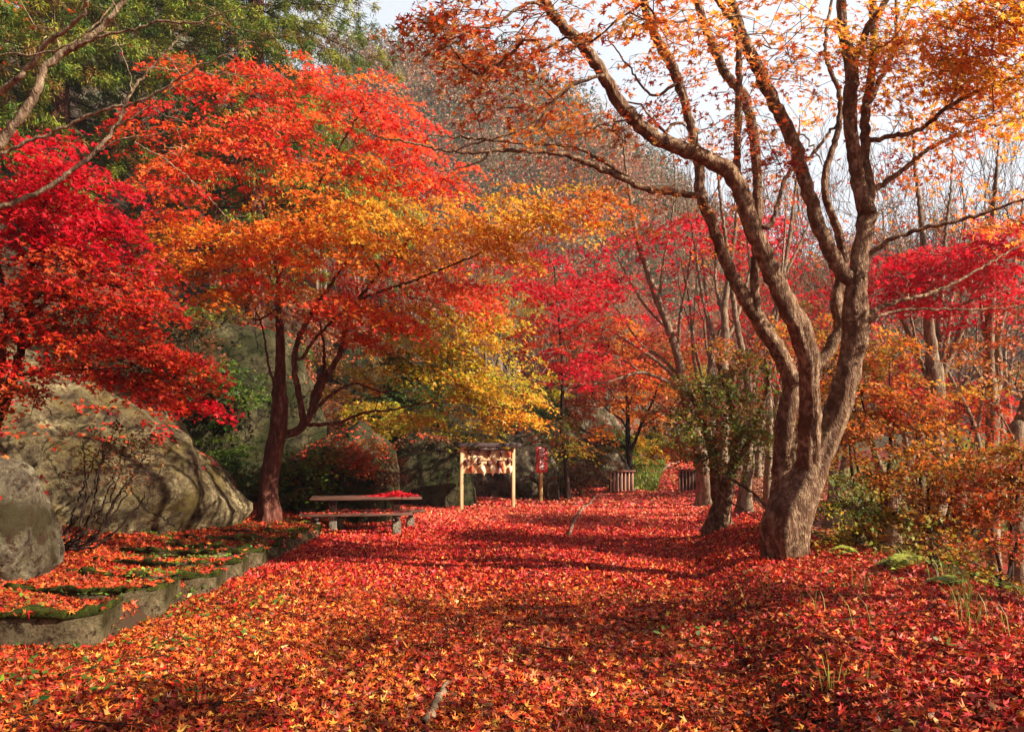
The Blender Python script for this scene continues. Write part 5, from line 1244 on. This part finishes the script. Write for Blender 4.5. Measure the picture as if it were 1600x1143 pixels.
def notice_board():
    Y = 21.7; b = P(762, 793, Y); b.z = Hs(b.x, b.y)
    W = 86 / F * Y
    e = empty('notice_board', b, 'wooden rack of hanging votive plaques under a dark plank roof at the path edge', 'notice board', rz=.38)
    hp = 1.83
    part('post', M_WOODP, e, [((-W / 2, 0, hp / 2 - .1), (.085, .085, hp + .2))]); part('post', M_WOODP, e, [((W / 2, 0, hp / 2 - .1), (.085, .085, hp + .2))])
    part('backboard', M_WOODP, e, [((0, .01, 1.38), (W - .09, .025, .68))])
    part('rail', M_WOODR, e, [((0, -.02, 1.70), (W - .09, .04, .05))]); part('rail', M_WOODP, e, [((0, -.02, 1.42), (W - .09, .03, .03))])
    part('roof', M_WOODD, e, [((0, -.09, 1.862), (W + .30, .2, .06), 0, 0), ((0, .13, 1.87), (W + .30, .24, .06), 0, 0), ((0, -.2, 1.83), (W + .32, .03, .10), 0, 0)])
    hb = part('header_board', M_WOODD, e, [((-.02, -.16, 1.745), (.52, .02, .11))])
    text('lettering', '絵馬奉納所', .085, plain_mat('faded_paint', (160, 140, 130)), hb, (-.02, -.172, 1.745))
    rs = random.Random(4)
    def plaque(x, z, w_, h_, mat, tilt, shape):
        hf = [(0, .40 if shape == 'heart' else .5), (.22, .5), (.42, .42), (.5, .22), (.46, 0), (.34, -.2), (.16, -.4), (0, -.55)]
        full = hf + [(-a, b_) for a, b_ in hf[-2:0:-1]]
        pts = [(a * w_, b_ * h_) for a, b_ in full][::-1]
        n = len(pts); V = [(x_, -.006, z_) for x_, z_ in pts] + [(x_, .006, z_) for x_, z_ in pts]
        q = [[i, (i + 1) % n, (i + 1) % n + n, i + n] for i in range(n)]
        o = link_mesh('votive_plaque', np.array(V), q, mat=mat, ngons=[list(range(n))[::-1], list(range(n, 2 * n))])
        o.location = e.matrix_basis @ Vector((x, -.05 - rs.random() * .03, z)); o.rotation_euler = (rs.uniform(-.08, .25), tilt, .38 + rs.uniform(-.35, .35))
        return o
    cream = wood_mat('cream_plaque', (214, 186, 140), (240, 218, 176)); dark = wood_mat('dark_plaque', (64, 26, 20), (100, 44, 32)); rust = wood_mat('rust_plaque', (150, 60, 28), (190, 90, 40))
    spec = [(-.50, 1.60, .15, .17, dark, 'round dark plaque, first in the top row'), (-.27, 1.60, .14, .17, dark, 'dark plaque with a pale dot, second in the top row'), (.02, 1.58, .15, .2, dark, 'dark drop shaped plaque, middle of the top row'),
            (.36, 1.57, .13, .2, dark, 'narrow red brown plaque in the top row right of the middle'), (.58, 1.58, .15, .22, rust, 'large rust red plaque at the top right'), (-.26, 1.45, .13, .11, dark, 'small flat dark plaque between the two rows'),
            (-.58, 1.33, .14, .22, dark, 'dark slanting plaque at the left end of the lower row'), (-.26, 1.32, .14, .13, dark, 'dark oval plaque second in the lower row'), (.02, 1.30, .17, .18, dark, 'dark heart shaped plaque in the middle of the lower row'),
            (.29, 1.28, .14, .26, dark, 'tall brown plaque right of the middle in the lower row'), (.56, 1.36, .12, .2, dark, 'dark plaque at the right end of the lower row'), (-.46, 1.15, .15, .22, rust, 'orange brown plaque hanging low at the left'),
            (-.16, 1.12, .17, .3, cream, 'long cream plaque hanging below the board left of the middle'), (.12, 1.12, .17, .3, cream, 'long cream plaque hanging below the board right of the middle'), (.38, 1.18, .12, .34, rust, 'long copper plaque hanging down on the right'),
            (-.38, 1.43, .15, .22, cream, 'cream plaque left of the middle against the board'), (.17, 1.42, .15, .24, cream, 'cream plaque right of the middle against the board'), (.62, 1.14, .13, .22, cream, 'cream plaque hanging at the right post'), (.30, 1.10, .08, .18, M_WHITE, 'small white slip hanging near the copper plaque')]
    for (x, z, w_, h_, m_, lab) in spec:
        o = plaque(x * W / 1.41, z, w_, h_, m_, rs.uniform(-.35, .35), rs.choice(['drop', 'heart', 'drop']))
        tag(o, lab, 'plaque', 'votive plaques hanging on the rack')
notice_board()

def signpost():
    Y = 25.3; b = P(845, 785, Y); b.z = Hs(b.x, b.y)
    e = empty('signpost', b, 'upright red sign with white characters on a single pale wooden post', 'sign', rz=.35)
    part('post', wood_mat('post_wood', (150, 116, 60), (196, 164, 96)), e, [((0, 0, .75), (.105, .105, 1.7))])
    pn = part('sign_panel', M_RED, e, [((0, -.07, 1.40), (.40, .03, .84))])
    text('lettering', '恋\n文\n神\n社', .2, M_WHITE, pn, (0, -.088, 1.42))
signpost()

def table():
    Y = 15.3; b = P(570, 830, Y); b.z = Hs(b.x, b.y)
    rz = .20
    e = empty('picnic_table', b, 'low wooden plank picnic table on concrete legs, heaped with red leaves at one end', 'picnic table', rz=rz)
    part('tabletop', M_WOODB, e, [((.03, .13 - .38 + k * .25, .70), (2.15, .235, .045)) for k in range(4)])
    for s in (-.62, .62):
        l = part('leg', M_LEG, e, [((s, .12, .30), (.15, .28, .66))], .012)
        part('bracket', M_WOODD, l, [((s, .12, .655), (.16, .8, .05)), ((s, .12, .60), (.12, .5, .05))])
    bag = Bag(); n = 480
    x = np.clip(R.normal(.62, .24, n), -.3, 1.05); y = np.clip(R.normal(.1, .2, n), -.36, .6)
    z = .73 + .10 * np.exp(-((x - .6) / .32) ** 2 - ((y - .1) / .3) ** 2) * R.random(n)
    bag.add(*leaves(np.stack([x, y, z], -1), R.normal(0, .3, (n, 3)) + [0, 0, 1], R.normal(0, 1, (n, 3)), R.uniform(.04, .075, n), pal_cols('crimson', n), 3))
    o = bag.make('leaf_heap', M_LITTER); o.location = b; o.rotation_euler[2] = rz
    tag(o, 'heap of crimson leaves piled on the right end of the picnic table', 'leaves', kind='stuff')
    def bench(oy, ox, label):
        m = e.matrix_basis if False else None
        dx, dy = ox * math.cos(rz) - oy * math.sin(rz), ox * math.sin(rz) + oy * math.cos(rz)
        p = Vector((b.x + dx, b.y + dy, 0)); p.z = Hs(p.x, p.y)
        q = empty('bench', p, label, 'bench', 'benches of the picnic table', rz)
        part('seat', M_WOODB, q, [((0, -.09, .39), (2.1, .17, .045)), ((0, .09, .39), (2.1, .17, .045))])
        for s in (-.75, .75):
            l = part('leg', M_LEG, q, [((s, 0, .08), (.16, .2, .36))], .012)
            bb = Bag(); box(bb, (s, 0, .315), (.15, .3, .10)); 
            bb.v[0][:, 0] = s + (bb.v[0][:, 0] - s) * np.where(bb.v[0][:, 2] < .3, .45, 1)
            bb.make('bracket', M_WOODD, l)
        bag = Bag(); k = 150; x = R.uniform(-1.0, 1.0, k); y = R.uniform(-.15, .15, k)
        bag.add(*leaves(np.stack([x, y, np.full(k, .418) + R.random(k) * .015], -1), R.normal(0, .25, (k, 3)) + [0, 0, 1], R.normal(0, 1, (k, 3)), R.uniform(.04, .07, k), pal_cols('litter_mid', k), 3))
        o = bag.make('scattered_leaves', M_LITTER); o.location = p; o.rotation_euler[2] = rz
        tag(o, 'red leaves scattered along ' + label.split(' ', 1)[0] + ' bench seat', 'leaves', kind='stuff')
    bench(-.72, -.16, 'nearer bench in front of the picnic table with pale concrete feet')
    bench(.98, .22, 'farther bench behind the picnic table, half hidden by it')
table()

def kerbs():
    # planter units made of bent concrete panels with mossy rims
    cors = [(-3.40, 6.1, 1.9, .75), (-3.36, 7.15, 1.5, .8), (-3.26, 8.2, 1.4, .8), (-3.3, 9.1, 1.4, .7), (-3.34, 10.0, 1.4, .7), (-3.4, 10.9, 1.3, .7), (-3.43, 11.8, 1.3, .7), (-3.46, 12.7, 1.2, .7), (-3.48, 13.6, 1.2, .55)]
    labs = ['nearest curved concrete planter panel, dark and stained, at the lower left', 'second concrete planter panel with a mossy rim, behind the nearest one', 'third mossy concrete planter panel from the front', 'pale cracked concrete planter panel in the middle of the row',
            'concrete planter panel just beyond the pale cracked one', 'concrete planter panel with yellow leaves hanging over it', 'third last concrete planter panel in the row', 'second last concrete planter panel in the row', 'last concrete planter panel, beside the picnic bench']
    for i, (x, y, run, back) in enumerate(cors):
        z = 0.0
        pts = [(-.11, back), (-.02, .25)] + [(-.22 + .22 * math.cos(a), .22 - .22 * math.sin(a) + .02) for a in np.linspace(.15, math.pi / 2, 6)] + [(-.6, .01), (-run, .10 + .15 * (run - 1)), (-run - .5, .3)]
        pts = np.array(pts) + R.normal(0, .006, (len(pts), 2))
        # resample
        fine = [pts[0]]
        for a, b_ in zip(pts[:-1], pts[1:]):
            k = max(1, int(np.linalg.norm(b_ - a) / .06))
            for j in range(1, k + 1): fine.append(a + (b_ - a) * j / k)
        f = np.array(fine); tg = nrm(np.gradient(f, axis=0)); nl = np.stack([-tg[:, 1], tg[:, 0]], -1)
        top = .235 + .02 * math.sin(i * 2.1)
        def strip(th, z0, z1, nm, mat, par, sm, nz=6, amp=.006):
            rows = []
            for s, zz in [(-1, t_) for t_ in np.linspace(z0, z1, nz)] + [(1, t_) for t_ in np.linspace(z1, z0, nz)]:
                q = f + nl * (th / 2 * s)
                h = np.array([noise.noise(Vector((a[0] * 6 + i * 5, a[1] * 6, zz * 7 + s))) for a in q])
                q = q + nl * (h * amp * s)[:, None]
                rows.append(np.concatenate([q, np.full((len(q), 1), zz) + (h[:, None] * amp * 2 if zz > z0 + .01 else 0)], 1))
            A = np.stack(rows, 1); n, m_ = A.shape[:2]; idx = np.arange(n * m_).reshape(n, m_)
            Q = np.stack([idx[:-1], np.roll(idx, -1, 1)[:-1], np.roll(idx, -1, 1)[1:], idx[1:]], -1).reshape(-1, 4)
            ends = [list(idx[0][::-1]), list(idx[-1])]
            o = link_mesh(nm, A.reshape(-1, 3), Q, mat=mat, parent=par, smooth=sm, ngons=ends); return o
        e = empty('planter_panel', (x, y, z), labs[i], 'planter panel', 'concrete planter panels edging the left bed')
        strip(.075, -.15, top, 'panel', M_CONC, e, False, 8, .012)
        strip(.085, top - .02, top + .018, 'moss_rim', M_MOSS, e, True, 4, .045)
        bag = Bag(); k = 80
        j = R.integers(2, len(f), k); bag.add(*leaves(np.concatenate([f[j] + R.normal(0, .05, (k, 2)), np.full((k, 1), top + .034)], 1), R.normal(0, .4, (k, 3)) + [0, 0, 1], R.normal(0, 1, (k, 3)), R.uniform(.04, .07, k), pal_cols('litter_left', k), 5))
        o = bag.make('rim_leaves', M_LITTER, e); o['kind'] = 'stuff'
kerbs()

def strip_kerb(name, pts, wd, hgt, mat, label):
    pts = [np.array(p, float) for p in pts]; o_, _ = catmull(pts, [1] * len(pts), lambda r: .25)
    A = np.array(o_); t = nrm(np.gradient(A, axis=0)); nl = np.stack([-t[:, 1], t[:, 0]], -1)
    rows = []
    for s, zz in [(-1, -.05), (-1, hgt), (1, hgt), (1, -.05)]:
        q = A[:, :2] + nl * wd / 2 * s
        rows.append(np.stack([q[:, 0], q[:, 1], H(q[:, 0], q[:, 1]) + zz + (R.normal(0, .006, len(q)) if zz > 0 else 0)], -1))
    V = np.stack(rows, 1); n = len(V); idx = np.arange(n * 4).reshape(n, 4)
    Q = np.stack([idx[:-1], np.roll(idx, -1, 1)[:-1], np.roll(idx, -1, 1)[1:], idx[1:]], -1).reshape(-1, 4)
    o = link_mesh(name, V.reshape(-1, 3), Q, mat=mat, ngons=[list(idx[0][::-1]), list(idx[-1])])
    return tag(o, label, 'kerb')
g = lambda px, py: ((px - 800) / F * (CAMH * F / (py - HY)), CAMH * F / (py - HY), 0)
strip_kerb('kerb', [g(890, 834), g(900, 812), g(912, 795), g(930, 779), (3.3, 29.0, 0)], .06, .055, M_PALE, 'thin pale kerb line curving through the leaves towards the left barrier')
strip_kerb('kerb', [(4.9, 31.0, 0), (6.2, 35, 0), (8.0, 40, 0), (9.6, 44.5, 0), (11.2, 48, 0)], .14, .10, M_PALE, 'pale kerb along the grassy verge of the rising path')

def barrier(px, py, Y, w_, h_, d_, rz, label, n):
    b = P(px, py, Y); b.z = Hs(b.x, b.y)
    e = empty('slatted_barrier', b, label, 'barrier', 'slatted wooden barriers flanking the path', rz)
    part('top_rail', M_WOODR, e, [((0, 0, h_), (w_ + .06, d_, .06))])
    part('bottom_rail', M_WOODR, e, [((0, .02, .07), (w_, .05, .07))])
    part('back_panel', M_WOODD, e, [((0, .05, h_ / 2), (w_ - .04, .02, h_ - .08))])
    for k in range(n):
        part('slat', M_SLAT, e, [((-w_ / 2 + (k + .5) * w_ / n, -.03, h_ / 2 - .02), (w_ / n * .34, .045, h_ - .02))], .003)
barrier(971, 772, 30.5, 1.12, .84, .22, .32, 'slatted red brown wooden barrier left of the rising path', 7)
barrier(1075, 768, 31.0, .8, .88, .22, -.25, 'slatted dark wooden barrier right of the rising path against a trunk', 6)

def small_sign():
    b = P(301, 775, 14.2); b.z = Hs(b.x, b.y)
    e = empty('small_sign', b, 'small black and white sign peeking out behind the edge of the rock face', 'sign', rz=.2)
    zt = CAMH + (HY - 741) / F * 14.2 - b.z
    part('post', M_WOODD, e, [((0, .03, zt / 2), (.05, .05, zt + .1))])
    pn = part('sign_panel', plain_mat('black_board', (30, 26, 26)), e, [((0, 0, zt), (.24, .02, .22))])
    # two rows of worn white characters, only partly readable in the photo
    part('white_marks', M_WHITE, pn, [((-.06, -.012, zt + .045), (.07, .006, .06), 0, .2), ((.05, -.012, zt + .05), (.08, .006, .07), 0, -.1), ((-.035, -.012, zt - .05), (.06, .006, .07), 0, .3), ((.055, -.012, zt - .045), (.06, .006, .08), 0, -.2)], 0)
small_sign()
print('objects', len(bpy.data.objects), 'faces', sum(len(o.data.polygons) for o in bpy.data.objects if o.type == 'MESH'))

def haze():
    x0, x1, y0, y1, z0, z1 = -200, 250, -16.5, 262, -4, 140
    b = Bag(); box(b, ((x0 + x1) / 2, (y0 + y1) / 2, (z0 + z1) / 2), (x1 - x0, y1 - y0, z1 - z0))
    m, n, l = newmat('haze_air')
    v = n.new('ShaderNodeVolumePrincipled'); v.inputs['Density'].default_value = .0006
    v.inputs['Color'].default_value = (.86, .90, .96, 1); v.inputs['Anisotropy'].default_value = .3
    o = n.new('ShaderNodeOutputMaterial'); l.new(v.outputs[0], o.inputs['Volume'])
    tag(b.make('haze', m), 'thin pale autumn haze softening the far hillside', 'haze', kind='stuff')
haze()
